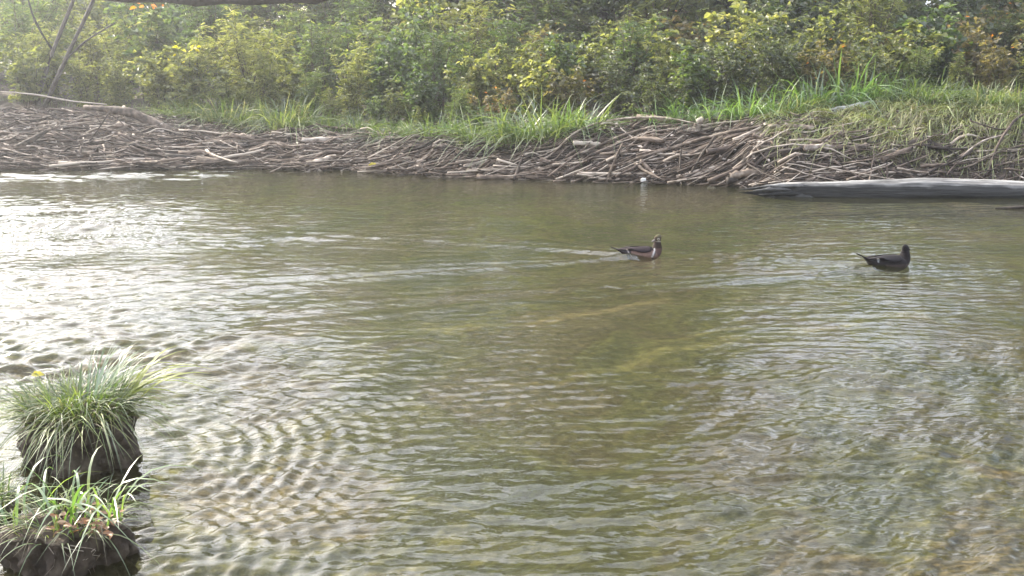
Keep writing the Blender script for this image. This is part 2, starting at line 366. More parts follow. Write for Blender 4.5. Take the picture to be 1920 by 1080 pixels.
# ------------------------------------------------------------------ shrubs and herbs
def shrub_proto(name, seed, H, spread, nst, nleaf, lL, lW, lmat, leafy_from=.25, twig=.35, droop=.3, upright=.5, label='', cat='shrub', extra=None, smat=None):
    rg = np.random.default_rng(seed)
    root = bpy.data.objects.new(name, None); C.objects.link(root); root.empty_display_size = .2
    tag(root, label, cat)
    P = 8; t = np.linspace(0, 1, P)
    az = rg.uniform(0, 2 * np.pi, nst); ln = rg.uniform(.1, 1, nst) * spread; hh = H * rg.uniform(.65, 1.0, nst)
    st = np.zeros((nst, P, 3))
    bx = rg.normal(0, .06 * spread + .03, (nst, 2))
    for a in range(nst):
        o_ = ln[a] * (t ** (1 + upright * 1.2))
        st[a, :, 0] = bx[a, 0] + np.cos(az[a]) * o_ + .03 * np.sin(t * 7 + a)
        st[a, :, 1] = bx[a, 1] + np.sin(az[a]) * o_ + .03 * np.cos(t * 6 + a)
        st[a, :, 2] = hh[a] * (t - .12 * droop * t ** 3) - .1
    rad = np.linspace(.011, .003, P)[None, :] * (H / 2.0) * np.ones((nst, 1))
    # twigs
    ntw = nst * 9; si = rg.integers(0, nst, ntw); tt = rg.uniform(leafy_from, .97, ntw)
    fi = tt * (P - 1); i0 = fi.astype(int).clip(0, P - 2); fr_ = (fi - i0)[:, None]
    b0 = st[si, i0] * (1 - fr_) + st[si, i0 + 1] * fr_
    ta = rg.uniform(0, 2 * np.pi, ntw); tl = twig * H * rg.uniform(.35, 1, ntw) * (1.15 - .75 * tt)
    TP = 5; s = np.linspace(0, 1, TP)[None, :, None]
    dr = np.stack([np.cos(ta), np.sin(ta), rg.uniform(.1, .9, ntw)], -1)[:, None, :]
    tw = b0[:, None, :] + dr * tl[:, None, None] * s; tw[:, :, 2] -= droop * tl[:, None] * s[:, :, 0] ** 2
    tr_ = np.linspace(.004, .0015, TP)[None, :] * np.ones((ntw, 1)) * (H / 2.0)
    v1, f1, i1 = tubes(st, rad, 5, False); v2, f2, i2 = tubes(tw, tr_, 4, False)
    me = mesh_np(name + '_stem', np.concatenate([v1, v2]), [f1[0], f2[0] + len(v1)], smat or M_brownwood, attr={'rnd': np.concatenate([i1, i2 + 3]) * .37 % 1})
    link('stem', me, root)
    # leaves along twigs and upper stems
    n1 = int(nleaf * .78); k = rg.integers(0, ntw, n1); q = rg.uniform(.05, 1.05, n1)
    fi = q.clip(0, .999) * (TP - 1); i0 = fi.astype(int); fr_ = (fi - i0)[:, None]
    p1 = tw[k, i0] * (1 - fr_) + tw[k, i0 + 1] * fr_
    n2 = nleaf - n1; k2 = rg.integers(0, nst, n2); q2 = rg.uniform(leafy_from, 1.0, n2)
    fi = q2.clip(0, .999) * (P - 1); i0 = fi.astype(int); fr_ = (fi - i0)[:, None]
    p2 = st[k2, i0] * (1 - fr_) + st[k2, i0 + 1] * fr_
    pos = np.concatenate([p1, p2]) + rg.normal(0, .018, (nleaf, 3)) * H * .5
    a = rg.uniform(0, 2 * np.pi, nleaf)
    d = np.stack([np.cos(a), np.sin(a), rg.uniform(-.7, .6, nleaf)], -1)
    up = np.stack([rg.normal(0, .8, nleaf), rg.normal(-.15, .8, nleaf), np.ones(nleaf)], -1)
    L_ = lL * rg.uniform(.55, 1.2, nleaf); W_ = lW * rg.uniform(.6, 1.15, nleaf)
    v, f = leaves(pos, d, up, L_, W_)
    # neighbouring leaves share a tone, so that each crown has light and dark clumps
    tone = np.concatenate([(k * .6180339) % 1, (k2 * .41 + .2) % 1]); r_ = np.clip(tone * .55 + rg.random(nleaf) * .45, 0, 1)
    link('foliage', mesh_np(name + '_foliage', v, f, lmat, attr={'rnd': np.repeat(r_, 2)}), root)
    if extra:
        em, en, eL, eW, hz = extra
        pos = np.stack([rg.normal(0, spread * .35, en), rg.normal(0, spread * .3, en), rg.uniform(hz[0], hz[1], en) * H], -1)
        a = rg.uniform(0, 2 * np.pi, en); d = np.stack([np.cos(a), np.sin(a), rg.uniform(-.5, .3, en)], -1)
        up = np.stack([rg.normal(0, .6, en), rg.normal(-.5, .5, en), np.ones(en)], -1)
        v, f = leaves(pos, d, up, eL * rg.uniform(.6, 1.1, en), eW * rg.uniform(.6, 1.1, en))
        link('coloured_leaves', mesh_np(name + '_coloured', v, f, em, attr={'rnd': np.repeat(rg.random(en), 2)}), root)
    return root

PR = {}
PR['gold'] = [shrub_proto('leafy_herb', 11 + i, 1.9, .45, 14, 1500, .135, .034, M_lf_yg, .12, .22, .15, .9, cat='herb') for i in range(2)]
PR['round'] = [shrub_proto('broadleaf_shrub', 21 + i, 2.1, .95, 11, 1500, .13, .088, M_lf_gr if i else M_lf_yg, .2, .34, .4, .4) for i in range(2)]
PR['dull'] = [shrub_proto('dull_shrub', 31 + i, 1.9, 1.0, 13, 1900, .095, .062, M_lf_dk, .12, .34, .5, .3) for i in range(2)]
PR['rust'] = [shrub_proto('rusty_shrub', 41 + i, 1.7, .8, 12, 1300, .11, .066, M_lf_br, .12, .34, .5, .3, extra=(M_lf_or, 6, .09, .055, (.4, .9))) for i in range(2)]
PR['willow'] = [shrub_proto('willow_shrub', 51 + i, 2.6, .9, 16, 1900, .17, .03, M_lf_yg if i else M_lf_gr, .2, .3, .35, .6) for i in range(2)]
PR['yellow'] = [shrub_proto('yellow_leaved_shrub', 61, 2.2, .7, 11, 1400, .13, .08, M_lf_yg, .2, .33, .4, .4, extra=(M_lf_yw, 16, .15, .12, (.62, .9)))]
PR['orange'] = [shrub_proto('orange_leaved_shrub', 62, 2.2, .7, 11, 1300, .13, .08, M_lf_gr, .2, .33, .4, .4, extra=(M_lf_or, 14, .15, .08, (.78, .98)))]
used = set()
def plant(kind, x, y, s, label, group=None, rz=None, name=None, sz=None, j=None):
    arr = PR[kind]; p = arr[random.randrange(len(arr)) if j is None else j % len(arr)]
    z = float(ground_z(x, y)) - .02; rz = random.uniform(0, 6.28) if rz is None else rz
    sc_ = (s, s, s * (sz or random.uniform(.9, 1.12)))
    if p.name not in used:
        used.add(p.name); p.location = (x, y, z); p.rotation_euler = (0, 0, rz); p.scale = sc_
        p['label'] = label
        if group: p['group'] = group
        return p
    return dup(p, (x, y, z), rz, sc_, label, group)

# front row, from left to right: (px, distance behind the shore, kind, scale, label)
front = [
 (60, 4.6, 'willow', .75, 'pale narrow-leaved bush behind the sticks at the far left end of the bank'),
 (215, 4.2, 'gold', .8, 'hazy pale green herb clump above the long pale fallen log'),
 (300, 3.6, 'gold', .72, 'pale sunlit herb clump behind the right end of the pale fallen log'),
 (362, 3.2, 'yellow', .72, 'shrub with a few big bright yellow leaves at its top'),
 (285, 5.2, 'orange', 1.15, 'tall shrub with orange leaves at its top under the overhanging trunk'),
 (430, 2.9, 'round', .62, 'low light green shrub behind the first grass clumps of the bank'),
 (500, 3.0, 'gold', .8, 'slender leafy herbs standing behind the feathery grass clump'),
 (585, 2.9, 'willow', .55, 'narrow-leaved sunlit bush just right of the feathery grass clump'),
 (660, 3.0, 'gold', .85, 'tall sunlit herb clump behind the middle of the flat stick pile'),
 (740, 2.6, 'dull', .62, 'dull green shrub behind the small grass tuft on the flat stick pile'),
 (800, 2.7, 'round', .7, 'green broad-leaved shrub on the bank above the yellow leaf at the waterline'),
 (860, 2.2, 'willow', .42, 'low leafy green plant just left of the widest bright grass patch'),
 (930, 2.6, 'rust', .60, 'small rust-brown shrub behind the widest bright grass patch'),
 (1010, 3.1, 'round', .75, 'yellow-green bush rising behind the bright grass patch'),
 (1075, 2.6, 'rust', .82, 'orange and brown leaved bush left of the dark hollow'),
 (470, 2.5, 'gold', .42, 'short leafy herb among the first grass clumps of the bank'),
 (560, 2.4, 'round', .36, 'low leafy plant beside the feathery grass clump'),
 (625, 2.3, 'willow', .34, 'low feathery plant above the flat stick pile'),
 (705, 2.2, 'round', .33, 'low green plant left of the small isolated grass tuft'),
 (790, 2.1, 'gold', .40, 'short pointed herb right of the small isolated grass tuft'),
 (895, 2.0, 'round', .34, 'low broad-leaved plant at the left edge of the bright grass patch'),
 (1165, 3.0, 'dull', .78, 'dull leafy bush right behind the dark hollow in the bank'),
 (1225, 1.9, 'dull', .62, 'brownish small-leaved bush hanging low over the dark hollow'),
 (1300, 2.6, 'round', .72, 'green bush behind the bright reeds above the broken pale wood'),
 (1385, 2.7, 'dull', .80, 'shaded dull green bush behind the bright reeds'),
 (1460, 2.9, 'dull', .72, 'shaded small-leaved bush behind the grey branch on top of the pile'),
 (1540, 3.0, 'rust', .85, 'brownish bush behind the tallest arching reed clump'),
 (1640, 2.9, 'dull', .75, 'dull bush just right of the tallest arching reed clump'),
 (1715, 2.7, 'willow', .45, 'low tangled narrow-leaved plant above the drooping grass mat'),
 (1790, 2.8, 'gold', .55, 'slender olive herb clump at the back edge of the drooping grass mat'),
 (1860, 2.7, 'rust', .62, 'brown seeding herb clump near the far right end of the bank'),
 (1945, 2.8, 'willow', .5, 'narrow-leaved bush at the far right end of the bank'),
]
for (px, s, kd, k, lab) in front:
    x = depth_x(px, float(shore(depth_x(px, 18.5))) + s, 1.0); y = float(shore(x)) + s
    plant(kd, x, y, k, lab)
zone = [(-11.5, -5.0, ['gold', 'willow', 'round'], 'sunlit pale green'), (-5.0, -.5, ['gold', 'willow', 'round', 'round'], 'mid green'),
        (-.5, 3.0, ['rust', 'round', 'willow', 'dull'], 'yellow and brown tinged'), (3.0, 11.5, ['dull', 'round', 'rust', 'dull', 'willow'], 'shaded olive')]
where = {'sunlit pale green': 'in the bright thicket beneath the overhanging trunk', 'mid green': 'in the thicket behind the flat middle stick pile',
         'yellow and brown tinged': 'in the thicket above the dark hollow', 'shaded olive': 'in the dark thicket above the reeds and grass mat'}
plant('willow', 3.15, 24.4, 1.5, 'tall narrow-leaved bush deep in the thicket above the dark hollow', sz=1.0)
plant('willow', 3.75, 27.6, 1.9, 'tallest narrow-leaved bush at the back of the thicket above the dark hollow', sz=1.0)
cnt = 0
for row, (s0, k0, dx) in enumerate(((3.9, .85, .9), (5.3, 1.0, .95), (7.0, 1.15, 1.05), (9.2, 1.35, 1.2), (11.6, 1.6, 1.4), (14.0, 1.9, 1.4))):
    x = -11.5 - row
    while x < 11.5 + row:
        xx = x + random.uniform(-.3, .3); s = s0 + random.uniform(-.5, .5)
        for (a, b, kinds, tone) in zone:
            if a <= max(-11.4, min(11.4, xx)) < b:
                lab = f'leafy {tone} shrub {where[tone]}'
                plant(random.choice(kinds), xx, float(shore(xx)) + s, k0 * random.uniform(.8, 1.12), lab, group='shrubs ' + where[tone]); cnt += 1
        x += dx
print('thicket shrubs', cnt)

# ------------------------------------------------------------------ trees behind the thicket
def tree_proto(name, seed, H, cr, nleaf, lmat, bare=.3, lean=(0, 0)):
    rg = np.random.default_rng(seed)
    root = bpy.data.objects.new(name, None); C.objects.link(root); tag(root, '', 'tree')
    P = 12; t = np.linspace(0, 1, P)
    tp = np.stack([lean[0] * t ** 1.2 + .12 * np.sin(t * 6), lean[1] * t + .1 * np.sin(t * 5 + 1), H * t * .95 - .15], -1)[None]
    rd = (.016 * H * (1 - t) ** .8 + .015)[None]
    v, f, i = tubes(tp, rd, 9, False)
    nl = 34; tt = rg.uniform(bare, .96, nl); az = rg.uniform(0, 6.28, nl)
    b0 = np.stack([np.interp(tt, t, tp[0, :, c]) for c in range(3)], -1)
    ll = cr * (1.2 - tt) * rg.uniform(.7, 1.15, nl) + .3
    s = np.linspace(0, 1, 7)[None, :, None]
    dr = np.stack([np.cos(az), np.sin(az), rg.uniform(.25, .8, nl)], -1)[:, None, :]
    lb = b0[:, None, :] + dr * ll[:, None, None] * s; lb[:, :, 2] -= .25 * ll[:, None] * s[:, :, 0] ** 2
    lr = (np.linspace(1, .15, 7)[None, :] * (.0045 * H * (1.2 - tt))[:, None])
    v2, f2, i2 = tubes(lb, lr, 6, False)
    me = mesh_np(name + '_trunk', np.concatenate([v, v2]), [f[0], f2[0] + len(v)], M_bark, attr={'rnd': np.zeros(len(f[0]) + len(f2[0]))}, smooth=True)
    link('trunk', me, root)
    k = rg.integers(0, nl, nleaf // 14); q = rg.uniform(.25, 1.1, nleaf // 14)
    c = b0[k] + dr[k, 0] * (ll[k] * q)[:, None]; c[:, 2] -= .25 * ll[k] * q ** 2
    c = c + rg.normal(0, .22, c.shape)
    pos = np.repeat(c, 14, 0) + rg.normal(0, .16, (len(c) * 14, 3)); n = len(pos)
    a = rg.uniform(0, 6.28, n); d = np.stack([np.cos(a), np.sin(a), rg.uniform(-.9, .4, n)], -1)
    up = np.stack([rg.normal(0, .6, n), rg.normal(0, .6, n), np.ones(n)], -1)
    v, f = leaves(pos, d, up, rg.uniform(.09, .17, n), rg.uniform(.05, .10, n))
    r_ = np.clip(np.repeat(rg.random(len(c)), 14) * .6 + rg.random(n) * .4, 0, 1)
    link('crown', mesh_np(name + '_crown', v, f, lmat, attr={'rnd': np.repeat(r_, 2)}), root)
    return root
TR = [tree_proto('broadleaf_tree', 71, 10.5, 3.0, 15000, M_lf_gr, .18), tree_proto('broadleaf_tree', 72, 9.5, 2.6, 13000, M_lf_yg, .2, (.6, 0)), tree_proto('broadleaf_tree', 73, 11, 3.2, 15000, M_lf_dk, .15, (-.5, .3))]
tree_spots = [(3.3, 35, 1, 1.2), (-8.6, 34, 1, .92), (-5.6, 33, 1, .85), (-3.6, 36, 0, 1.3), (-1.0, 33, 2, 1.4), (2.4, 28, 0, 1.25), (5.2, 27, 2, 1.15), (7.2, 33, 1, .55), (10.2, 33, 1, .6), (12.9, 26, 2, 1.1),
              (15.8, 27, 0, 1.1), (.6, 32, 2, 1.3), (4.4, 33, 0, 1.3), (18.5, 31, 2, 1.2), (-17, 44, 1, .8), (-24, 46, 2, .8)]
sky_blockers = [(-7, -6, 0, 1.1), (-2.5, -8, 2, 1.2), (3, -6.5, 0, 1.1), (8, -5, 2, 1.1), (13, -2, 0, 1.1), (-12, -9, 2, 1.1), (18, 2, 2, 1.15), (0, -13, 0, 1.3), (9, -12, 2, 1.3)]  # unseen trees, added to block sky light on the bank's front faces
for i, (x, y, j, s) in enumerate(sky_blockers):
    dup(TR[j], (x, y, float(ground_z(x, y)) - .1), 1.3 * i, s, 'unseen leafy tree added behind the viewpoint to block frontal sky light', 'unseen trees added behind the viewpoint')

for i, (x, y, j, s) in enumerate(tree_spots):
    z = float(ground_z(x, y)) - .1; lab = 'tall leafy tree rising behind the riverbank thicket, its crown above the picture'
    if i in (1, 3, 4):
        o = TR[j] if TR[j].name not in used else None
        if o: used.add(o.name); o.location = (x, y, z); o.scale = (s,) * 3; tag(o, lab, 'tree', 'trees behind the thicket'); continue
    dup(TR[j], (x, y, z), random.uniform(0, 6.28), s, lab, 'trees behind the thicket')
for t_ in TR: tag(t_, 'tall leafy tree rising behind the riverbank thicket, its crown above the picture', 'tree', 'trees behind the thicket')

# ------------------------------------------------------------------ single wooden pieces
def bent(points, radii, n=14, sides=10, rough=.12, seed=0, name='stick', mat=None):
    pts = np.array(points, dtype=float); m = len(pts); t = np.linspace(0, m - 1, n)
    P = np.stack([np.interp(t, np.arange(m), pts[:, c]) for c in range(3)], -1)
    for _ in range(2): P[1:-1] = (P[:-2] + 2 * P[1:-1] + P[2:]) / 4
    rg = np.random.default_rng(seed); r = np.interp(t, np.arange(m), radii)
    org = P[0].copy(); P = P - org
    v, f, i = tubes(P[None], (r * (1 + rg.normal(0, rough * .5, n)))[None], sides, False)
    v = v + rg.normal(0, 1, v.shape) * np.repeat(r, sides)[:, None] * rough
    b = np.arange(sides)[::-1][None, :]; e = (n - 1) * sides + np.arange(sides)[None, :]
    me = mesh_np(name, v, [f[0], b, e], mat or M_bleach, attr={'rnd': np.zeros(len(f[0]) + 2)}, smooth=True)
    return me, org

def G(px, s, dz=0.0, z0=.5):
    """a point on the bank: column px, s metres behind the water's edge, dz above the ground"""
    x = depth_x(px, 17.5 + s, z0)
    for _ in range(3): y = float(shore(x)) + s; x = depth_x(px, y, float(ground_z(x, y)) + dz)
    return (x, y, float(ground_z(x, y)) + dz)

def single(name, pts, radii, label, cat, mat=None, seed=0, n=14, rough=.12, twigs=()):
    me, org = bent(pts, radii, n=n, seed=seed, name=name, mat=mat, rough=rough)
    root = link(name, me, loc=org, label=label, cat=cat)
    for tw_, tr2 in twigs:
        m2, o2 = bent(tw_, tr2, n=8, sides=6, seed=seed + 5, name='side_branch', mat=mat)
        link('side_branch', m2, root, loc=Vector(o2) - Vector(org))
    return root

single('overhanging_trunk', [(-11.4, 18.6, 4.9), (-9.2, 18.4, 3.9), (-7.7, 18.2, 3.2), (-6.6, 18.1, 2.93), (-5.2, 18.0, 2.86), (-3.4, 17.9, 2.86), (-2.4, 17.9, 2.92), (-1.4, 17.8, 3.3)], [.20, .20, .20, .20, .19, .18, .16, .12],
       'dark trunk hanging level across the top of the bank above the bright shrubs', 'tree trunk', M_bark, 3, 30, .08)
single('leaning_sapling', [(-9.7, 22.6, .9), (-9.2, 22.5, 2.0), (-8.5, 22.4, 3.3), (-7.9, 22.3, 4.6)], [.045, .04, .035, .03], 'thin dark sapling leaning rightwards, the one nearer the far left edge', 'sapling', M_bark, 4, twigs=[([(-9.2, 22.5, 2.0), (-9.5, 22.4, 2.6), (-9.6, 22.4, 3.3)], [.025, .02, .012])])
single('leaning_sapling', [(-9.2, 21.9, .9), (-8.7, 21.8, 1.8), (-7.9, 21.7, 3.1), (-7.3, 21.6, 4.6)], [.045, .04, .035, .03], 'thin dark sapling leaning rightwards above the left end of the pale fallen log', 'sapling', M_bark, 5, twigs=[([(-8.7, 21.8, 1.8), (-8.2, 21.7, 2.2), (-7.6, 21.6, 2.5)], [.022, .018, .01])])
single('fallen_log', [G(158, 2.0, .22), G(205, 1.9, .24), G(245, 1.8, .24), G(285, 1.7, .14), G(328, 1.5, .0)], [.045, .065, .085, .09, .085], 'long pale bark-stripped log bending down to the bank at the left', 'log', M_bleach, 6, 20, .08)
single('broken_stub', [G(222, 1.5, .18), G(230, 1.45, .13), G(238, 1.4, .05)], [.05, .055, .05], 'short pale broken stub standing under the bend of the long pale log', 'wood piece', M_bleach, 7, 8)
single('forked_stick', [G(168, .8, .1), G(182, .8, .30), G(198, .8, .5), G(208, .85, .62)], [.016, .014, .012, .008], 'thin forked stick standing upright before the long pale log', 'stick', M_bleach, 8, twigs=[([G(203, .82, .56), G(216, .8, .50), G(232, .8, .40)], [.01, .008, .006]), ([G(190, .8, .42), G(178, .8, .6)], [.008, .005])])
single('long_branch', [G(0, 3.0, .35), G(70, 3.0, .34), G(130, 2.9, .28), G(200, 2.9, .22)], [.012, .016, .014, .010], 'long pale branch resting high on the brush at the far left edge', 'branch', M_bleach, 9)
single('long_branch', [G(20, .5, .05), G(60, .6, .18), G(95, .8, .28)], [.05, .045, .03], 'short thick pale branch sloping up out of the water at the far left', 'branch', M_bleach, 10)
single('long_branch', [G(45, .1, .03), G(110, .1, .08), G(170, .12, .05), G(230, .15, .04)], [.018, .022, .02, .015], 'pale branch lying low along the waterline at the far left', 'branch', M_bleach, 12, twigs=[([G(55, .1, .06), G(62, .12, .22)], [.014, .008])])
single('long_branch', [G(1330, .9, .22), G(1250, 1.1, .26), G(1180, 1.25, .22), G(1120, 1.1, .2), G(1075, .7, .2), G(1030, .45, .12), G(985, .3, .05)], [.008, .014, .016, .016, .015, .013, .009], 'long smooth branch arching over the pile left of the upright stick', 'branch', M_bleach, 13, 26)
single('long_branch', [G(1480, 1.1, .14), G(1400, .9, .16), G(1330, .7, .18), G(1250, .45, .16), G(1180, .25, .10), G(1150, .1, .03)], [.014, .02, .022, .022, .02, .014], 'straight pale branch slanting down to the foot of the upright stick', 'branch', M_bleach, 14, 24)
single('long_branch', [G(1300, 1.2, .1), G(1240, 1.05, .12), G(1170, .8, .14), G(1090, .45, .12), G(1010, .15, .06), G(850, -.15, .05)], [.014, .018, .02, .019, .016, .010], 'thick smooth branch reaching out left over the water edge', 'branch', M_bleach, 15, 24)
single('upright_stick', [G(1136, -.05, .0), G(1146, .0, .22), G(1158, .02, .42), G(1168, .05, .56)], [.018, .02, .018, .014], 'lone thin stick standing up at the waterline in the middle of the pile', 'stick', M_bleach, 16, twigs=[([G(1137, .05, .28), G(1150, .03, .36), G(1160, .04, .38)], [.028, .022, .01])])
single('leaning_stick', [G(1280, .0, .02), G(1275, .1, .18), G(1277, .2, .3)], [.02, .018, .012], 'short curved stick standing at the waterline right of the upright stick', 'stick', M_bleach, 17)
single('leaning_stick', [G(1285, .0, .03), G(1312, .2, .2), G(1340, .4, .34)], [.016, .02, .02], 'bare stick leaning up rightwards from the waterline below the broken pale wood', 'stick', M_bleach, 18)
single('broken_wood', [G(1302, .95, .02), G(1306, .95, .14), G(1312, .98, .24), G(1318, 1.0, .27)], [.05, .065, .06, .03], 'pinkish pale broken wood chunk upright on top of the pile', 'wood piece', M_bleach, 19, 10, .2)
single('dark_timber', [G(1195, 1.4, .14), G(1240, 1.4, .17), G(1285, 1.35, .18)], [.06, .065, .05], 'short dark level timber lying below the reeds on top of the pile', 'timber', M_brownwood, 20, 10)
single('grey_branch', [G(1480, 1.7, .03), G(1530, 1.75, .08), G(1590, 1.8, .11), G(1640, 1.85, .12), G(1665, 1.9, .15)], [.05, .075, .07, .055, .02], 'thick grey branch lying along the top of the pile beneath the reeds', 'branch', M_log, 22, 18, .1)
single('flat_board', [G(1440, 1.0, .12), G(1480, .98, .12), G(1525, .95, .12)], [.03, .04, .03], 'pale flat split piece on the pile under the grey branch', 'wood piece', M_bleach, 23, 10, .25)
single('bare_root', [G(1775, .1, .1), G(1810, .35, .18), G(1845, .5, .2), G(1890, .6, .24)], [.008, .013, .014, .010], 'bare root arching over dark soil behind the big grey log, nearer the grass', 'root', M_chips, 24)
single('bare_root', [G(1850, .1, .1), G(1870, .4, .2), G(1905, .8, .25), G(1960, 1.1, .2)], [.012, .018, .017, .012], 'bare branched root slanting up the dark soil at the far right', 'root', M_chips, 25)
single('sunken_stick', [(6.0, 13.55, .0), (6.35, 13.57, .015), (6.9, 13.55, .01)], [.012, .02, .02], 'brown stick tip showing at the water surface in front of the big grey log', 'stick', M_brownwood, 26)

# the big grey log lying in the water at the right
def big_log():
    rg = np.random.default_rng(5); n = 130; sides = 28
    X_ = np.linspace(3.30, 12.5, n); a = np.arange(sides) / sides * 2 * np.pi
    t = (X_ - 3.3)
    r = np.interp(t, [0, .12, .35, .8, 2, 9.2], [.025, .07, .115, .145, .17, .178])
    V = np.zeros((n, sides, 3))
    for i in range(n):
        lump = 1 + .05 * np.sin(a * 3 + t[i] * 1.3) + .035 * np.sin(a * 7 + t[i] * .8 + 1) + .03 * np.sin(a * 13 - t[i] * 1.6) + rg.normal(0, .012, sides) + .05 * math.sin(t[i] * 5.1) * math.sin(t[i] * 1.7) + .07 * np.exp(-((t[i] - 4.2) / .16) ** 2) * (np.sin(a) > .6)
        sq = 1 - .10 * (np.sin(a) > .3) * np.sin(a)          # flattish weathered top
        V[i, :, 0] = X_[i] + (rg.normal(0, .01, sides)) + (.16 * np.sin(a * 2 + 1) + .1 * np.sin(a * 5)) * math.exp(-t[i] / .12)
        V[i, :, 1] = 14.86 - .02 * t[i] + np.cos(a) * r[i] * lump
        V[i, :, 2] = .06 + .018 * math.sin(t[i] * .9) + .012 * math.sin(t[i] * 2.7 + 1) + np.sin(a) * r[i] * lump * sq
    f = []
    i = np.arange(n - 1)[:, None] * sides; s = np.arange(sides)[None, :]; s2 = (s + 1) % sides
    q = np.stack([i + s, i + sides + s, i + sides + s2, i + s2], -1).reshape(-1, 4)
    caps = [np.arange(sides)[None, :], (np.arange(sides)[::-1] + (n - 1) * sides)[None, :]]
    org = np.array([3.3, 14.86, 0]); v = V.reshape(-1, 3) - org
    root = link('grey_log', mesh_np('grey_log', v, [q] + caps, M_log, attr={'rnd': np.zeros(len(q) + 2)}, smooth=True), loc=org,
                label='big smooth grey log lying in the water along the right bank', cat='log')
    for k, (x0, z0, y0, L_, w) in enumerate(((.0, .13, -.10, .75, .035), (-.06, .085, -.13, .55, .03), (.02, .03, -.15, .6, .028), (.1, -.01, -.13, .7, .03))):
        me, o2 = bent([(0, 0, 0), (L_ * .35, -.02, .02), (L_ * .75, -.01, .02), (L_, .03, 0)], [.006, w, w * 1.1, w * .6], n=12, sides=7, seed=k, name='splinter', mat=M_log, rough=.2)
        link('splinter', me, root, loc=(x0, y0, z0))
big_log()

# ------------------------------------------------------------------ driftwood sticks
def stick_set(N, seed, long=(.35, 1.9), lift=(.0, .12)):
    rg = np.random.default_rng(seed)
    x = rg.uniform(-9.8, 8.2, N)
    thin = (x > 5.2) & (rg.random(N) < .55); x[thin] = rg.uniform(-9.5, 5, thin.sum())
    w = bank_w(x); s = rg.beta(1.1, 1.3, N) * (w + .15) - .12
    s = np.where((x < -4.5) & (rg.random(N) < .55), rg.uniform(-.1, 1.0, N), s)
    s = np.where(x > 4.8, s * .45, s)
    y = shore(x) + s
    L_ = rg.uniform(long[0], long[1], N) ** 1.0 * rg.uniform(.5, 1, N)
    yaw = rg.normal(0, .20, N) + np.where(rg.random(N) < .12, rg.uniform(-1.3, 1.3, N), 0)
    yaw = yaw + np.where(x > .8, .07, -.03)
    P = 7; t = np.linspace(-.5, .5, P)[None, :]
    bend = rg.normal(0, .028, N)[:, None] * L_[:, None] * (1 - (2 * t) ** 2) + rg.normal(0, .011, (N, P)) * L_[:, None]
    cx, sy = np.cos(yaw)[:, None], np.sin(yaw)[:, None]
    px = x[:, None] + cx * t * L_[:, None] - sy * bend; py = y[:, None] + sy * t * L_[:, None] + cx * bend
    gz = ground_z(px, py); gz = np.maximum(gz, 0)
    lin = np.stack([np.linspace(a, b, P) for a, b in zip(gz[:, 0], gz[:, -1])])
    z = np.maximum(gz + .004, lin) * .85 + gz * .15 + rg.uniform(lift[0], lift[1], N)[:, None] + rg.normal(0, .03, N)[:, None] * t * 2
    z = z + .25 * np.abs(bend)
    R0 = .0085 * np.exp(rg.normal(0, .5, N)) * np.where(rg.random(N) < .08, 1.7, 1)
    rad = R0[:, None] * np.linspace(1.15, .55, P)[None, :] * (1 + rg.normal(0, .08, (N, P)))
    return np.stack([px, py, z], -1), rad, rg
pts, rad, rg = stick_set(1700, 91, (.15, 1.3), (-.03, .10))
v, f, idx = tubes(pts, rad, 6)
link('driftwood_litter', mesh_np('driftwood_litter', v, f, M_bleach, attr={'rnd': (idx * .6180339) % 1}), kind='stuff', label='tangled mass of small weathered sticks making up the low pile along the far shore', cat='driftwood')
pts, rad, rg = stick_set(2600, 97, (.12, .9), (-.03, .10))
v, f, idx = tubes(pts, rad * 1.3, 6)
link('dark_driftwood_litter', mesh_np('dark_driftwood_litter', v, f, M_brownwood, attr={'rnd': (idx * .6180339) % 1}), kind='stuff', label='dark brown sticks and bark beneath the pale sticks on the far shore', cat='driftwood')
pts, rad, rg = stick_set(285, 93, (.7, 1.9), (.05, .15))
rad *= 1.15
for i in range(len(pts)):
    org = pts[i, 0].copy(); v, f, idx = tubes((pts[i] - org)[None], rad[i][None], 6)
    m_ = M_bleach if i % 2 else M_brownwood
    xm = pts[i, :, 0].mean()
    if i % 2 == 0: lab, g_ = 'brown bare stick lying among paler sticks in the far shore pile', 'brown sticks in the pile'
    elif xm < -3: lab, g_ = 'pale stick lying in the left, hazy stretch of the stick pile', 'pale sticks in the left stretch'
    elif xm < 1: lab, g_ = 'pale stick lying in the low flat middle stretch of the pile', 'pale sticks in the middle stretch'
    else: lab, g_ = 'pale weathered stick lying in the high right stretch of the pile', 'pale sticks in the high right stretch'
    link('stick', mesh_np('stick', v, f, m_, attr={'rnd': np.full(len(idx), (i * .618) % 1)}), loc=org, label=lab, cat='stick', group=g_)
rg = np.random.default_rng(44)
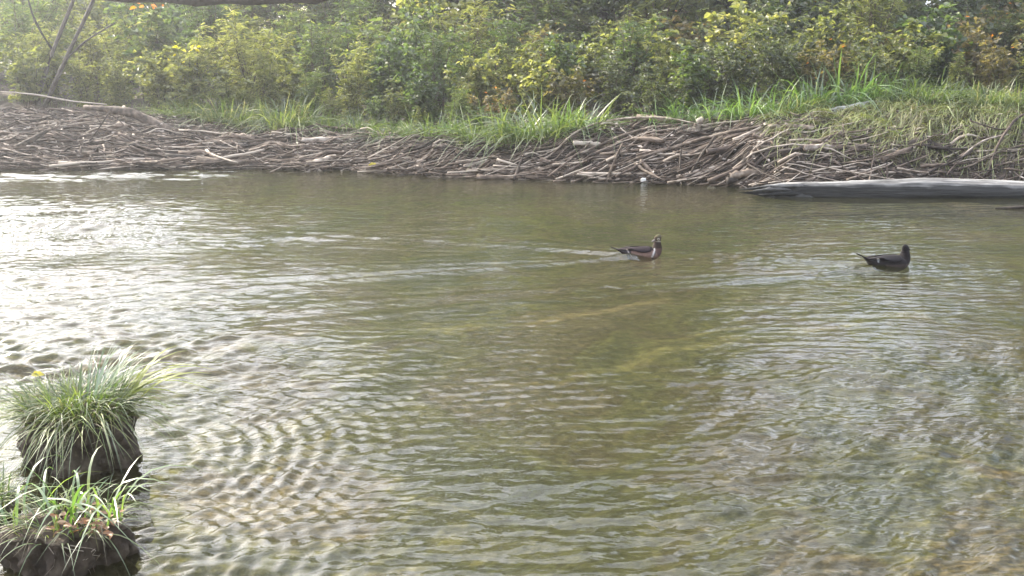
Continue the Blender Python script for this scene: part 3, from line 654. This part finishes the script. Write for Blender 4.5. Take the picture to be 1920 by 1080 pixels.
for k, (px, s_, L_, yw, r_, lab) in enumerate((
    (330, .5, .7, .1, .045, 'thick pale broken branch low on the pile below the long pale log'), (455, .9, .5, -.3, .05, 'short thick broken branch on the pile below the first grass clumps'),
    (610, .9, .8, .05, .05, 'thick pale split branch near the top of the pile, left of the small grass tuft'), (600, .15, .55, .25, .04, 'dark wet chunk of wood at the waterline left of the yellow leaf'),
    (840, .6, .5, -.15, .055, 'pale flat chunk of wood in the middle of the pile, right of the yellow leaf'), (905, .3, .6, .2, .04, 'thick dark branch close to the water below the bright grass patch'),
    (1110, .7, .6, .1, .045, 'thick brown branch just left of the upright stick'), (1215, .6, .55, -.5, .04, 'thick broken branch crossing the pile right of the upright stick'),
    (1365, .5, .7, .25, .05, 'thick broken branch in the pile above the white stone'), (1400, .12, .5, .05, .06, 'dark soaked wood chunk at the water beside the tip of the big grey log'),
    (1470, .45, .5, -.2, .045, 'thick broken branch just above the tip of the big grey log'), (1545, .5, .6, .08, .055, 'short brown sawn-looking log piece lying above the big grey log'),
    (1600, .45, .4, .1, .05, 'reddish brown bark slab beside the short brown log piece'), (1680, .35, .5, .4, .04, 'thick broken stick just above the middle of the big grey log'))):
    c, s2 = math.cos(yw), math.sin(yw); x, y, z = G(px, s_, .09)
    dz = rg.uniform(-.05, .08)
    single('broken_branch', [(x - c * L_ / 2, y - s2 * L_ / 2, z - dz), (x, y, z + .01), (x + c * L_ / 2, y + s2 * L_ / 2, z + dz)], [r_ * .8, r_, r_ * .75], lab, 'branch', [M_bleach, M_brownwood, M_chips][k % 3], 60 + k, 12, .22)
# bark chips and dead leaves among the sticks
rg = np.random.default_rng(15); n = 9000
x = rg.uniform(-9.8, 8.4, n); s = rg.beta(1.1, 1.3, n) * (bank_w(x) + .2) - .05; y = shore(x) + s
pos = np.stack([x, y, np.maximum(ground_z(x, y), 0) + rg.uniform(.0, .10, n)], -1)
a = rg.uniform(0, 6.28, n); d = np.stack([np.cos(a), np.sin(a), rg.uniform(-.3, .3, n)], -1); up = np.stack([rg.normal(0, .5, n), rg.normal(-.2, .5, n), np.ones(n)], -1)
v, f = leaves(pos, d, up, rg.uniform(.03, .12, n), rg.uniform(.012, .05, n), .12, .08)
link('bark_debris', mesh_np('bark_debris', v, f, M_chips, attr={'rnd': np.repeat(rg.random(n), 2)}), kind='stuff', label='bark chips and dead leaves scattered among the sticks', cat='debris')

# ------------------------------------------------------------------ grass on the bank
n = 17000
x = rg.uniform(-11, 11, n); s = rg.uniform(.0, 1, n) ** .7 * 6.0 + bank_w(x) * .75; y = shore(x) + s
dens = noise2(x, y, .45, 2) + .35 * noise2(x, y, 1.3, 1) + np.where(x > 4, .6, 0); keep = dens > .1
hollow = (np.abs(x - 1.95) < .45) & (s < 3.2); keep &= ~hollow; keep &= ~((x < -6.0) & (s < 3.4))
x, y, s = x[keep], y[keep], s[keep]; n = len(x)
v, f, idx = blades(np.stack([x, y, ground_z(x, y)], -1), rg.uniform(0, 6.28, n), rg.uniform(.10, .34, n), rg.uniform(.005, .011, n), rg.uniform(.05, .6, n), rg.uniform(.1, .8, n), seg=4, rg=rg)
link('grass', mesh_np('grass', v, f, M_grass, attr={'rnd': rg.random(n)[idx]}), kind='stuff', label='short green grass covering the top of the far bank', cat='grass')

# drooping mat at the right: blades that lie down the slope
n = 9500
x = rg.uniform(3.9, 9.8, n); s = rg.uniform(.25, 2.4, n); keep = s > (.72 - .10 * (x - 4.2)) * rg.uniform(.6, 1.25, n); x, s = x[keep], s[keep]; y = shore(x) + s; n = len(x)
hd = rg.normal(math.pi + .55, .5, n); hd = np.where(rg.random(n) < .12, rg.uniform(0, 6.28, n), hd); L_ = rg.uniform(.18, .55, n); seg = 6; t = np.linspace(0, 1, seg + 1)[None, :]
hd_t = hd[:, None] + t * rg.normal(0, .5, n)[:, None]
PX = x[:, None] + np.cos(hd_t) * t * L_[:, None]; PY = y[:, None] + np.sin(hd_t) * t * L_[:, None]
PZ = np.maximum(ground_z(PX, PY), 0) + .015 + rg.uniform(.02, .13, n)[:, None] * np.sin(np.pi * t ** .7) + rg.uniform(0, .05, n)[:, None]
wid = rg.uniform(.006, .013, n)[:, None, None] * np.interp(t[0], [0, .3, .7, 1], [.7, 1, .8, .1])[None, :, None]
sd = np.stack([-np.sin(hd), np.cos(hd), rg.uniform(-.6, .6, n)], -1)[:, None, :]; Pm = np.stack([PX, PY, PZ], -1)
v = np.stack([Pm + sd * wid * .5, Pm - sd * wid * .5], 2).reshape(-1, 3)
i = np.arange(n)[:, None] * (seg + 1) * 2 + np.arange(seg)[None, :] * 2; q = np.stack([i, i + 1, i + 3, i + 2], -1).reshape(-1, 4)
tone = np.clip(rg.random(n) * .75 + .30 * (s / 2.4) + .08 * noise2(x, y, .8, 0), 0, 1)
link('drooping_grass_mat', mesh_np('drooping_grass_mat', v, q, M_dry, attr={'rnd': np.repeat(tone, seg)}), kind='stuff', label='olive and straw coloured grass drooping down the right bank', cat='grass')

# reed and grass clumps
def clump_proto(name, seed, nb, H, Wd, sp, lean, droop, mat):
    rg = np.random.default_rng(seed)
    root = bpy.data.objects.new(name, None); C.objects.link(root)
    r = rg.random(nb) ** .6 * sp; a = rg.uniform(0, 6.28, nb)
    base = np.stack([np.cos(a) * r, np.sin(a) * r, np.full(nb, -.03)], -1)
    hd = a + rg.normal(0, .7, nb)
    v, f, idx = blades(base, hd, H * rg.uniform(.45, 1.05, nb), Wd * rg.uniform(.6, 1.1, nb), rg.uniform(.03, lean, nb), rg.uniform(.1, droop, nb), rg=rg)
    link('blades', mesh_np(name + '_blades', v, f, mat, attr={'rnd': rg.random(nb)[idx]}), root)
    nt_ = nb // 5; r = rg.random(nt_) * sp; a = rg.uniform(0, 6.28, nt_)
    v, f, idx = blades(np.stack([np.cos(a) * r, np.sin(a) * r, np.full(nt_, -.03)], -1), a, H * rg.uniform(.2, .5, nt_), Wd * .8 * np.ones(nt_), rg.uniform(.3, .8, nt_), rg.uniform(.5, 1.1, nt_), rg=rg)
    link('dead_blades', mesh_np(name + '_dead', v, f, M_dry, attr={'rnd': rg.random(nt_)[idx]}), root)
    return root
CL = {'reed': [clump_proto('reed_clump', 101 + i, 95, .80, .022, .24, .5, 1.1, M_reed) for i in range(3)],
      'fine': [clump_proto('grass_clump', 111 + i, 240, .55, .013, .24, .7, 1.15, M_grass) for i in range(2)]}
reeds = [
 ('fine', 432, 2.3, .95, 'fresh green grass clump nearest the right end of the pale log'),
 ('reed', 500, 2.4, .62, 'small reed clump between the pale log and the feathery grass clump'),
 ('fine', 545, 2.0, 1.15, 'tall feathery light green grass clump on the left part of the bank'),
 ('fine', 640, 1.7, .65, 'low grass clump on top of the flat stick pile, before the tall herbs'),
 ('fine', 732, 1.35, .72, 'small isolated grass tuft rooted in the flat stick pile'),
 ('fine', 815, 1.6, 1.0, 'narrow grass clump left of the wide bright grass patch'),
 ('fine', 880, 1.35, .75, 'low grass clump at the left foot of the bright grass patch'),
 ('fine', 940, 1.4, 1.0, 'leftmost clump of the wide bright grass patch'),
 ('reed', 985, 1.3, .62, 'second clump from the left in the wide bright grass patch'),
 ('fine', 1030, 1.35, 1.1, 'middle clump of the wide bright grass patch'),
 ('reed', 1070, 1.4, .55, 'broad-bladed clump near the right end of the wide bright grass patch'),
 ('fine', 1100, 1.45, .75, 'rightmost clump of the wide bright grass patch beside the dark hollow'),
 ('reed', 1232, 1.5, .60, 'first broad-bladed reed clump right of the dark hollow'),
 ('reed', 1275, 1.55, .68, 'reed clump directly above the short dark timber'),
 ('fine', 1310, 1.5, .8, 'fine bright grass clump just behind the pinkish broken wood'),
 ('reed', 1345, 1.6, .72, 'reed clump just right of the pinkish broken wood'),
 ('reed', 1395, 1.7, .75, 'arching reed clump midway between the broken wood and grey branch'),
 ('reed', 1440, 1.8, .85, 'tall reed clump at the left end of the grey branch'),
 ('fine', 1480, 1.9, 1.0, 'fine grass clump behind the left end of the grey branch'),
 ('reed', 1525, 2.3, .9, 'reed clump just left of the tallest arching reeds'),
 ('reed', 1580, 2.2, 1.1, 'tallest reed clump with long arching blades'),
 ('reed', 1632, 2.4, .8, 'reed clump just right of the tallest arching reeds'),
 ('fine', 1690, 2.2, 1.1, 'grass clump where the drooping mat begins, right of the tall reeds'),
 ('fine', 1735, 1.9, 1.1, 'bright yellow-green grass clump on top of the drooping mat'),
 ('fine', 1790, 2.1, .9, 'grass clump midway along the drooping mat'),
 ('fine', 1850, 1.8, 1.0, 'dense green grass clump toward the right end of the drooping mat'),
 ('fine', 1905, 1.7, 1.0, 'last green grass clump at the far right end of the bank'),
 ('fine', 300, 2.9, .6, 'small hazy grass clump above the bend of the long pale log'),
 ('fine', 462, 2.0, .75, 'low grass clump just right of the fresh green one by the pale log'),
 ('fine', 515, 2.5, 1.0, 'upright grass clump half hidden behind the feathery grass clump'),
 ('fine', 575, 2.2, .95, 'tall grass clump touching the right side of the feathery one'),
 ('fine', 610, 1.8, .6, 'low spreading grass clump at the back of the flat stick pile'),
 ('fine', 680, 1.9, .85, 'grass clump between the flat pile and the tall sunlit herbs'),
 ('reed', 770, 1.9, .6, 'thin reed clump right of the small isolated grass tuft'),
 ('reed', 850, 1.7, .65, 'thin reed clump left of the bright grass patch'),
 ('fine', 1130, 1.9, .5, 'small shaded grass tuft inside the dark hollow'),
 ('fine', 350, 2.7, .8, 'hazy grass clump just behind the long pale log'),
 ('fine', 395, 2.6, .9, 'hazy grass clump right of the one behind the pale log'),
]
for k, (kd, px, s, sc_, lab) in enumerate(reeds):
    x, y, z = G(px, s); p = CL[kd][k % len(CL[kd])]
    if p.name not in used:
        used.add(p.name); p.location = (x, y, z); p.rotation_euler = (0, 0, k * 1.7); p.scale = (sc_,) * 3; o = p
    else: o = dup(p, (x, y, z), k * 1.7, sc_)
    o.scale = (sc_ * ((2.25 if 900 < px < 1120 else 1.8 if px < 1120 else 1.35) if kd == 'fine' else 1.9 if 900 < px < 1120 else 1.45),) * 3
    tag(o, lab, 'reeds' if kd == 'reed' else 'grass clump', 'grass and reed clumps along the far bank')
for kd in CL:
    for p in CL[kd]:
        if p.name not in used: print('unused', p.name)

# small bright things
def leaf_thing(name, loc, L_, W_, mat, label, cat, rz=0):
    v, f = leaves(np.array([[-L_ / 2, 0, .01]]), np.array([[1., 0, 0]]), np.array([[0, -.5, 1.]]), np.array([L_]), np.array([W_]), .2, .1)
    return link(name, mesh_np(name, v, f, mat, attr={'rnd': np.array([.5, .6])}), loc=loc, rot=(0, 0, rz), label=label, cat=cat)
leaf_thing('fallen_leaf', G(700, -.10, .16), .17, .11, M_lf_yw, 'single bright yellow leaf caught on the sticks at the waterline', 'leaf')
def stone(name, loc, r, label, seed):
    import bmesh
    bm = bmesh.new(); bmesh.ops.create_icosphere(bm, subdivisions=3, radius=r); rg = np.random.default_rng(seed)
    ph = rg.uniform(0, 6, 3)
    for vv in bm.verts:
        c = vv.co / r; vv.co *= 1 + .13 * math.sin(c.x * 3 + ph[0]) + .1 * math.sin(c.y * 4 + ph[1]) + .08 * math.sin(c.z * 5 + ph[2]); vv.co.z *= .7
    me = bpy.data.meshes.new(name); bm.to_mesh(me); bm.free(); me.materials.append(M_stone)
    for p in me.polygons: p.use_smooth = True
    link(name, me, loc=loc, label=label, cat='stone')
M_stone = wood_mat('pale_stone', (.5, .49, .46), (.66, .65, .62), (.78, .77, .74), scale=8, var=.1)
stone('pale_stone', G(1335, -.16, .05), .06, 'white stone at the waterline left of the big grey log', 1)
stone('pale_stone', G(1208, -.08, .09), .06, 'white stone tucked under the sticks right of the upright stick', 2)

# ------------------------------------------------------------------ tussocks in the near water
def tussock(name, loc, rx, ry, h, nb, H, W_, label, seed, mats, wide=1.0, extra=None, tip=(0, 0)):
    rg = np.random.default_rng(seed)
    n, m = 64, 128; a = np.arange(m) / m * 2 * np.pi
    V = []
    for i in range(n):
        t = i / (n - 1); z = -.45 + (h + .45) * min(1, t / .72); 
        k = 1.0 if t < .72 else max(0.0, math.cos((t - .72) / .28 * math.pi / 2)) ** .8
        z = z + (.05 * (1 - k) if t >= .72 else 0)
        base = 1.16 - .16 * np.clip(t / .72, 0, 1)
        lump = 1 + .09 * np.sin(2 * a + seed) + .07 * np.sin(5 * a + 9 * z + seed) + .05 * np.sin(11 * a - 25 * z) + .035 * np.sin(23 * a + 50 * z) + .05 * np.sin(17 * a + 31 * z + 2 * np.sin(40 * z + seed)) * np.sin(57 * z + 3 * a) + .05 * np.sin(z * 34 + 2 * np.sin(3 * a)) + rg.normal(0, .022, m)
        V.append(np.stack([np.cos(a) * rx * base * lump * k, np.sin(a) * ry * base * lump * k, np.full(m, z) + .012 * np.sin(7 * a + 3 * t)], -1))
    V = np.concatenate(V); i = np.arange(n - 1)[:, None] * m; s = np.arange(m)[None, :]; s2 = (s + 1) % m
    q = np.stack([i + s, i + s2, i + m + s2, i + m + s], -1).reshape(-1, 4)
    root = bpy.data.objects.new(name, None); C.objects.link(root); root.location = loc; tag(root, label, 'grass tussock')
    link('soil_clump', mesh_np(name + '_soil', V, q, M_soil, attr={'rnd': np.zeros(len(q))}, smooth=True), root)
    def mk(nm, nb, H, W_, mat, lean, droop, ring=1.0):
        r = np.sqrt(rg.random(nb)) * ring; a = rg.uniform(0, 6.28, nb)
        base = np.stack([np.cos(a) * r * rx * .95, np.sin(a) * r * ry * .95, np.full(nb, h) + .04 * (1 - r)], -1)
        hd = a + rg.normal(0, .8, nb)
        v, f, idx = blades(base, hd, H * rg.uniform(.4, 1.05, nb), W_ * rg.uniform(.6, 1.1, nb), rg.uniform(.1, lean, nb), rg.uniform(.2, droop, nb), rg=rg)
        return link(nm, mesh_np(name + nm, v, f, mat, attr={'rnd': rg.random(nb)[idx]}), root, kind='stuff')
    mk('grass_blades', nb, H, W_, mats[0], .75 * wide, 1.0)
    mk('dry_blades', nb // 2, H * .8, W_, M_dry, .9, 1.3)
    # stubble hanging over the edge
    nb2 = nb // 5; a = rg.uniform(0, 6.28, nb2)
    v, f, idx = blades(np.stack([np.cos(a) * rx * .95, np.sin(a) * ry * .95, np.full(nb2, h - .01)], -1), a + rg.normal(0, .4, nb2), H * rg.uniform(.4, .9, nb2), W_ * np.ones(nb2) * .9, rg.uniform(.5, .9, nb2), rg.uniform(1.0, 1.7, nb2), rg=rg)
    link('hanging_blades', mesh_np(name + '_hang', v, f, mats[0], attr={'rnd': rg.random(nb2)[idx]}), root, kind='stuff')
    nr = 46; a = rg.uniform(0, 6.28, nr); P = 6; tt = np.linspace(0, 1, P)[None, :]
    dl = rg.uniform(.05, .20, nr)[:, None]; wob = a[:, None] + .25 * np.sin(tt * 4 + a[:, None] * 7)
    pts = np.stack([np.cos(wob) * rx * 1.0 * (1 + .04 * tt), np.sin(wob) * ry * 1.0 * (1 + .04 * tt), h - .01 - dl * tt], -1)
    v, f, idx = tubes(pts, np.linspace(.0035, .001, P)[None, :] * rg.uniform(.5, 1.2, nr)[:, None], 5, False)
    link('roots', mesh_np(name + '_roots', v, f, M_chips, attr={'rnd': rg.random(nr)[idx]}), root, kind='stuff')
    if extra: extra(root, rg)
    return root
def bigsoft(root, rg):
    # wide yellow-green leaves that stick out to the right, and a spray of long fine blades
    nb = 16; b = np.tile(np.array([[.18, .06, .26]]), (nb, 1)) + rg.normal(0, .03, (nb, 3)) * np.array([1, 1, .2])
    v, f, idx = blades(b, rg.normal(.35, .5, nb), rg.uniform(.25, .46, nb), rg.uniform(.012, .022, nb), rg.uniform(.45, .7, nb), rg.uniform(.35, .9, nb), rg=rg)
    link('broad_blades', mesh_np('broad_blades', v, f, M_lf_wide, attr={'rnd': rg.random(nb)[idx]}), root)
    nb = 60; b = np.tile(np.array([[.10, .05, .26]]), (nb, 1)) + rg.normal(0, .04, (nb, 3)) * np.array([1, 1, .2])
    v, f, idx = blades(b, rg.normal(.9, .6, nb), rg.uniform(.25, .42, nb), rg.uniform(.004, .008, nb), rg.uniform(.2, .6, nb), rg.uniform(.1, .45, nb), rg=rg)
    link('long_blades', mesh_np('long_blades', v, f, M_reed, attr={'rnd': rg.random(nb)[idx]}), root)
M_lf_wide = leaf_mat('wide_blades', [(0, (.20, .24, .04)), (1, (.36, .36, .08))], .5)
tussock('grass_tussock', (T1[0], T1[1], 0), .235, .21, .215, 760, .30, .0065, 'larger dark soil tussock topped with fine arching grass, farther of the two', 3, (M_grass,), extra=bigsoft)
def leggy(root, rg):
    nb = 34; b = np.stack([rg.uniform(-.22, .2, nb), rg.uniform(-.1, .1, nb), np.full(nb, .14)], -1)
    v, f, idx = blades(b, rg.uniform(0, 6.28, nb), rg.uniform(.22, .42, nb), rg.uniform(.008, .014, nb), rg.uniform(.08, .45, nb), rg.uniform(.3, 1.1, nb), seg=6, rg=rg)
    link('broad_blades', mesh_np('arching_blades', v, f, M_reed, attr={'rnd': rg.random(nb)[idx]}), root)
    nb = 60; a = rg.uniform(0, 6.28, nb); p = np.stack([rg.uniform(.0, .22, nb), rg.uniform(-.14, .05, nb), rg.uniform(.14, .2, nb)], -1)
    v, f = leaves(p, np.stack([np.cos(a), np.sin(a), rg.uniform(-.2, .6, nb)], -1), np.tile([[0, -.4, 1.]], (nb, 1)) + rg.normal(0, .3, (nb, 3)), rg.uniform(.02, .045, nb), rg.uniform(.012, .022, nb))
    link('dead_leaves', mesh_np('dead_leaves', v, f, M_lf_dead, attr={'rnd': np.repeat(rg.random(nb), 2)}), root)
M_lf_dead = leaf_mat('dead_leaves', [(0, (.16, .07, .035)), (.6, (.34, .18, .10)), (1, (.5, .36, .24))], .25)
tussock('grass_tussock', (T2[0], T2[1], 0),  .20, .16, .125, 110, .20, .006, 'smaller tussock with broad bent blades and dead leaves, nearest the camera', 8, (M_grass,), extra=leggy)
tussock('grass_tussock', (-2.17, 4.12, 0), .16, .14, .05, 260, .22, .007, 'low wet grass tuft at the left edge between the two tussocks', 12, (M_grass,))
leaf_thing('fallen_leaf', (-2.25, 5.02, .33), .06, .04, M_lf_yw, 'single yellow leaf lying on the grass of the larger tussock', 'leaf', .4)

# ------------------------------------------------------------------ ducks
def paint_mat():
    m, N, L = new_mat('feathers')
    a = N.new('ShaderNodeAttribute'); a.attribute_name = 'paint'
    tc = N.new('ShaderNodeTexCoord'); mp = N.new('ShaderNodeMapping'); mp.inputs['Scale'].default_value = (1, 2.5, 3); L.new(tc.outputs['Object'], mp.inputs[0])
    n = N.new('ShaderNodeTexNoise'); n.inputs['Scale'].default_value = 60; n.inputs['Detail'].default_value = 3; L.new(mp.outputs[0], n.inputs[0])
    r = ramp(N, [(.3, (.75, .75, .75)), (.7, (1.25, 1.25, 1.25))]); L.new(n.outputs[0], r.inputs[0])
    mu = N.new('ShaderNodeMix'); mu.data_type = 'RGBA'; mu.blend_type = 'MULTIPLY'; mu.inputs[0].default_value = 1; L.new(a.outputs['Color'], mu.inputs[6]); L.new(r.outputs[0], mu.inputs[7])
    p = N.new('ShaderNodeBsdfPrincipled'); p.inputs['Roughness'].default_value = .75; p.inputs['Specular IOR Level'].default_value = .15; L.new(mu.outputs[2], p.inputs['Base Color'])
    b = N.new('ShaderNodeBump'); b.inputs['Strength'].default_value = .3; b.inputs['Distance'].default_value = .003; L.new(n.outputs[0], b.inputs['Height']); L.new(b.outputs[0], p.inputs['Normal'])
    o = N.new('ShaderNodeOutputMaterial'); L.new(p.outputs[0], o.inputs[0]); return m
M_feather = paint_mat()

def duck(name, loc, rz, head_yaw, colour_fn, label, pal, tail_up=0.0, scale=1.0, drop=0.0):
    # stations: spine x, z, half width, half height (perpendicular to the spine)
    st = np.array([
        (-.232, .078 + tail_up, .010, .004), (-.205, .066 + tail_up * .8, .030, .009), (-.170, .052 + tail_up * .4, .046, .020),
        (-.120, .036, .064, .042), (-.060, .026, .080, .056), (.000, .022, .088, .064), (.060, .022, .086, .064), (.110, .026, .074, .058),
        (.146, .040, .056, .048), (.160, .068, .042, .043), (.163, .098, .034, .037), (.163, .125, .029, .033),
        (.163, .148, .027, .034), (.164, .165, .030, .043), (.163, .182, .030, .047), (.158, .197, .026, .044), (.152, .210, .018, .034), (.148, .219, .006, .014)])
    st[3:9, 3] *= 1.14; st[3:9, 2] *= 1.08; st[9:13, 2] *= 1.12; st[9:13, 3] *= 1.1
    st[10:, 1] -= np.interp(np.arange(10, len(st)), [10, 13], [0, drop]); st[13:, 3] *= .86; st[13:, 2] *= .95
    n0 = len(st); n = 90; m = 32
    k = np.arange(n0); t = np.linspace(0, n0 - 1, n)
    # smooth interpolation
    def cat(c):
        o = np.zeros(n)
        for j, tj in enumerate(t):
            i = min(int(tj), n0 - 2); f_ = tj - i; p0, p1, p2, p3 = c[max(i - 1, 0)], c[i], c[i + 1], c[min(i + 2, n0 - 1)]
            o[j] = .5 * (2 * p1 + (p2 - p0) * f_ + (2 * p0 - 5 * p1 + 4 * p2 - p3) * f_ ** 2 + (3 * p1 - p0 - 3 * p2 + p3) * f_ ** 3)
        return o
    cx, cz, w, h = (cat(st[:, c]) for c in range(4))
    tx, tz = np.gradient(cx), np.gradient(cz); q = np.hypot(tx, tz); tx, tz = tx / q, tz / q
    # once the neck rises the rings stay level, so that the head keeps its shape
    lev = np.clip((t - 8.5) / 2.0, 0, 1); tx = tx * (1 - lev); tz = tz * (1 - lev) + lev; q = np.hypot(tx, tz); tx, tz = tx / q, tz / q
    a = np.arange(m) / m * 2 * np.pi
    V = np.zeros((n, m, 3))
    V[:, :, 0] = cx[:, None] - tz[:, None] * np.sin(a) * h[:, None]
    V[:, :, 1] = np.cos(a) * w[:, None]
    V[:, :, 2] = cz[:, None] + tx[:, None] * np.sin(a) * h[:, None]
    ti = np.repeat(t, m); v = V.reshape(-1, 3)
    # crest at the back of the head and forehead in front
    local = v.copy()
    hy = head_yaw * np.clip((ti - 10.5) / 2.5, 0, 1); px, py = .163, 0
    hx = np.cos(hy) * (v[:, 0] - px) - np.sin(hy) * v[:, 1] + px; hyv = np.sin(hy) * (v[:, 0] - px) + np.cos(hy) * v[:, 1]
    v = np.stack([hx, hyv, v[:, 2]], -1)
    i = np.arange(n - 1)[:, None] * m; s = np.arange(m)[None, :]; s2 = (s + 1) % m
    qd = np.stack([i + s, i + s2, i + m + s2, i + m + s], -1).reshape(-1, 4)
    col = np.array([(*colour_fn(p, tt_), 1) for p, tt_ in zip(local, ti)])
    caps = [np.arange(m)[::-1][None, :], (np.arange(m) + (n - 1) * m)[None, :]]
    body = link(name, mesh_np(name + '_body', v, [qd] + caps, M_feather, smooth=True, vcol=col), loc=loc, rot=(0, 0, rz), label=label, cat='duck')
    body.scale = (scale,) * 3
    def part(nm, verts, faces, colr, parent=body):
        return link(nm, mesh_np(name + nm, np.array(verts), faces, M_feather, smooth=True, vcol=np.tile([*colr, 1], (len(verts), 1))), parent)
    Rz = lambda p: (np.cos(head_yaw) * (p[0] - px) - np.sin(head_yaw) * p[1] + px, np.sin(head_yaw) * (p[0] - px) + np.cos(head_yaw) * p[1], p[2])
    # bill
    bst = [(.198, .170, .013, .013), (.212, .167, .0115, .010), (.226, .163, .011, .007), (.238, .160, .010, .0045), (.243, .159, .004, .002)]
    vv = []; mb = 12
    for (bx_, bz_, bw, bh) in bst:
        for j in range(mb):
            aa = j / mb * 2 * math.pi; vv.append(Rz((bx_ - .006, math.cos(aa) * bw, bz_ - drop + math.sin(aa) * bh)))
    i = np.arange(len(bst) - 1)[:, None] * mb; s = np.arange(mb)[None, :]; s2 = (s + 1) % mb
    part('bill', vv, [np.stack([i + s, i + s2, i + mb + s2, i + mb + s], -1).reshape(-1, 4), (np.arange(mb) + (len(bst) - 1) * mb)[None, :]], pal['bill'])
    for sg in (-1, 1):      # eyes
        vv = []
        for j in range(7):
            ph = -math.pi / 2 + j * math.pi / 6
            for l in range(8):
                aa = l / 4 * math.pi; p = (.178 + .006 * math.cos(ph) * math.cos(aa), sg * .0285 + .005 * math.sin(ph), .178 - drop + .006 * math.cos(ph) * math.sin(aa)); vv.append(Rz(p))
        i = np.arange(6)[:, None] * 8; s = np.arange(8)[None, :]; s2 = (s + 1) % 8
        part('eye', vv, np.stack([i + s, i + s2, i + 8 + s2, i + 8 + s], -1).reshape(-1, 4), (.02, .005, .005))
    for sg in (-1, 1):      # folded wings: thin curved shells from the shoulder to the rump
        nu, nv = 18, 8; vv = []
        for iu in range(nu):
            uu = iu / (nu - 1); xx = .10 - uu * .30; top = .088 - .02 * uu + .012 * math.sin(uu * 3); 
            wd = np.interp(xx, [-.2, -.17, -.12, -.06, 0, .06, .11], [.014, .044, .066, .084, .093, .091, .075])
            low = top - (.040 * math.sin(min(1, uu * 1.35 + .18) * math.pi) ** .7 + .004)
            for iv in range(nv):
                f_ = iv / (nv - 1); zz = top + (low - top) * f_; yy = sg * wd * math.sin((.22 + .78 * f_) * math.pi / 2) * .985
                vv.append((xx - .01 * f_, yy, zz + .004))
        i = np.arange(nu - 1)[:, None] * nv; s = np.arange(nv - 1)[None, :]
        wq = np.stack([i + s, i + s + 1, i + nv + s + 1, i + nv + s], -1).reshape(-1, 4)
        wobj = part('wing', vv, wq, pal['wing']); md = wobj.modifiers.new('thick', 'SOLIDIFY'); md.thickness = .004
    vv = []; n5 = 5         # fanned tail feathers
    fc = []
    for j in range(n5):
        yo = (j - 2) * .010; b = len(vv); up_ = tail_up
        vv += [(-.17, yo - .008, .060 + up_ * .4), (-.17, yo + .008, .060 + up_ * .4), (-.275, yo * 1.4 + .006, .094 + up_ * 1.25 + j % 2 * .003), (-.275, yo * 1.4 - .006, .094 + up_ * 1.25 + j % 2 * .003)]
        fc.append([b, b + 1, b + 2, b + 3])
    tobj = part('tail', vv, np.array(fc), pal['tail']); md = tobj.modifiers.new('thick', 'SOLIDIFY'); md.thickness = .003
    return body

def col1(p, t):
    x, y, z = p; ay = abs(y)
    if t > 12.2:        # head
        x0 = x + .008; z = z + .012
        if (x0 - .183) ** 2 + (z - .178) ** 2 < .012 ** 2 and ay > .012: return (.50, .46, .38)
        if z < .158 and x > .168: return (.40, .36, .30)
        return (.06, .042, .026) if z < .2 else (.10, .085, .045)
    if t > 9.4: return (.04, .026, .02)
    if t > 7.9 and x > .132: return (.10, .06, .05)
    if .108 < x - (z - .04) * .45 < .122 and z > .0 and t < 9.5: return (.62, .58, .55)      # pale shoulder bar
    if .122 < x - (z - .04) * .45 < .134 and t < 9.5: return (.03, .022, .022)
    if -.105 < x + (z - .02) * .6 < -.093 and z > .01: return (.45, .4, .38)
    if x < -.10: return (.028, .02, .022)
    if z > .066: return (.022, .015, .016)
    return (.20, .125, .10)                                                             # greyish pink flanks
def col2(p, t):
    x, y, z = p; z = z + (.03 if t > 12 else 0)
    if t > 12.2: return (.016, .013, .014) if not (z < .16 and x > .18) else (.12, .12, .12)
    if t > 9.4: return (.018, .014, .014)
    if -.135 < x - (z - .05) * .8 < -.122 and z > .05: return (.42, .42, .42)
    if z < .026 and x > -.06: return (.06, .045, .04)
    return (.018, .014, .014)
duck('duck', (DUCK1.x, DUCK1.y, 0), R(4), R(-148), col1, 'brownish duck with pale eye ring and grey-pink flank, swimming behind the darker one',
     dict(bill=(.16, .14, .13), wing=(.022, .014, .016), tail=(.025, .02, .022)), scale=1.0, drop=.012)
duck('duck', (DUCK2.x, DUCK2.y, .004), R(14), R(38), col2, 'nearly black duck with cocked tail, swimming ahead toward the right edge',
     dict(bill=(.08, .08, .08), wing=(.016, .013, .014), tail=(.012, .012, .014)), tail_up=.018, scale=1.08, drop=.04)

# ------------------------------------------------------------------ haze volume added to imitate veiling glare
def haze():
    x0, x1, y0, y1, z0, z1 = -74, 74, -44, 94, -2.0, 18.0
    v = [(x0, y0, z0), (x1, y0, z0), (x1, y1, z0), (x0, y1, z0), (x0, y0, z1), (x1, y0, z1), (x1, y1, z1), (x0, y1, z1)]
    f = np.array([[3, 2, 1, 0], [4, 5, 6, 7], [0, 1, 5, 4], [1, 2, 6, 5], [2, 3, 7, 6], [3, 0, 4, 7]])
    m, N, L = new_mat('haze'); vo = N.new('ShaderNodeVolumePrincipled'); vo.inputs['Density'].default_value = .0037; vo.inputs['Anisotropy'].default_value = .80
    vo.inputs['Color'].default_value = (.95, .97, 1.0, 1); o = N.new('ShaderNodeOutputMaterial'); L.new(vo.outputs[0], o.inputs['Volume'])
    link('haze', mesh_np('haze', np.array(v), f, m), kind='stuff')
haze()
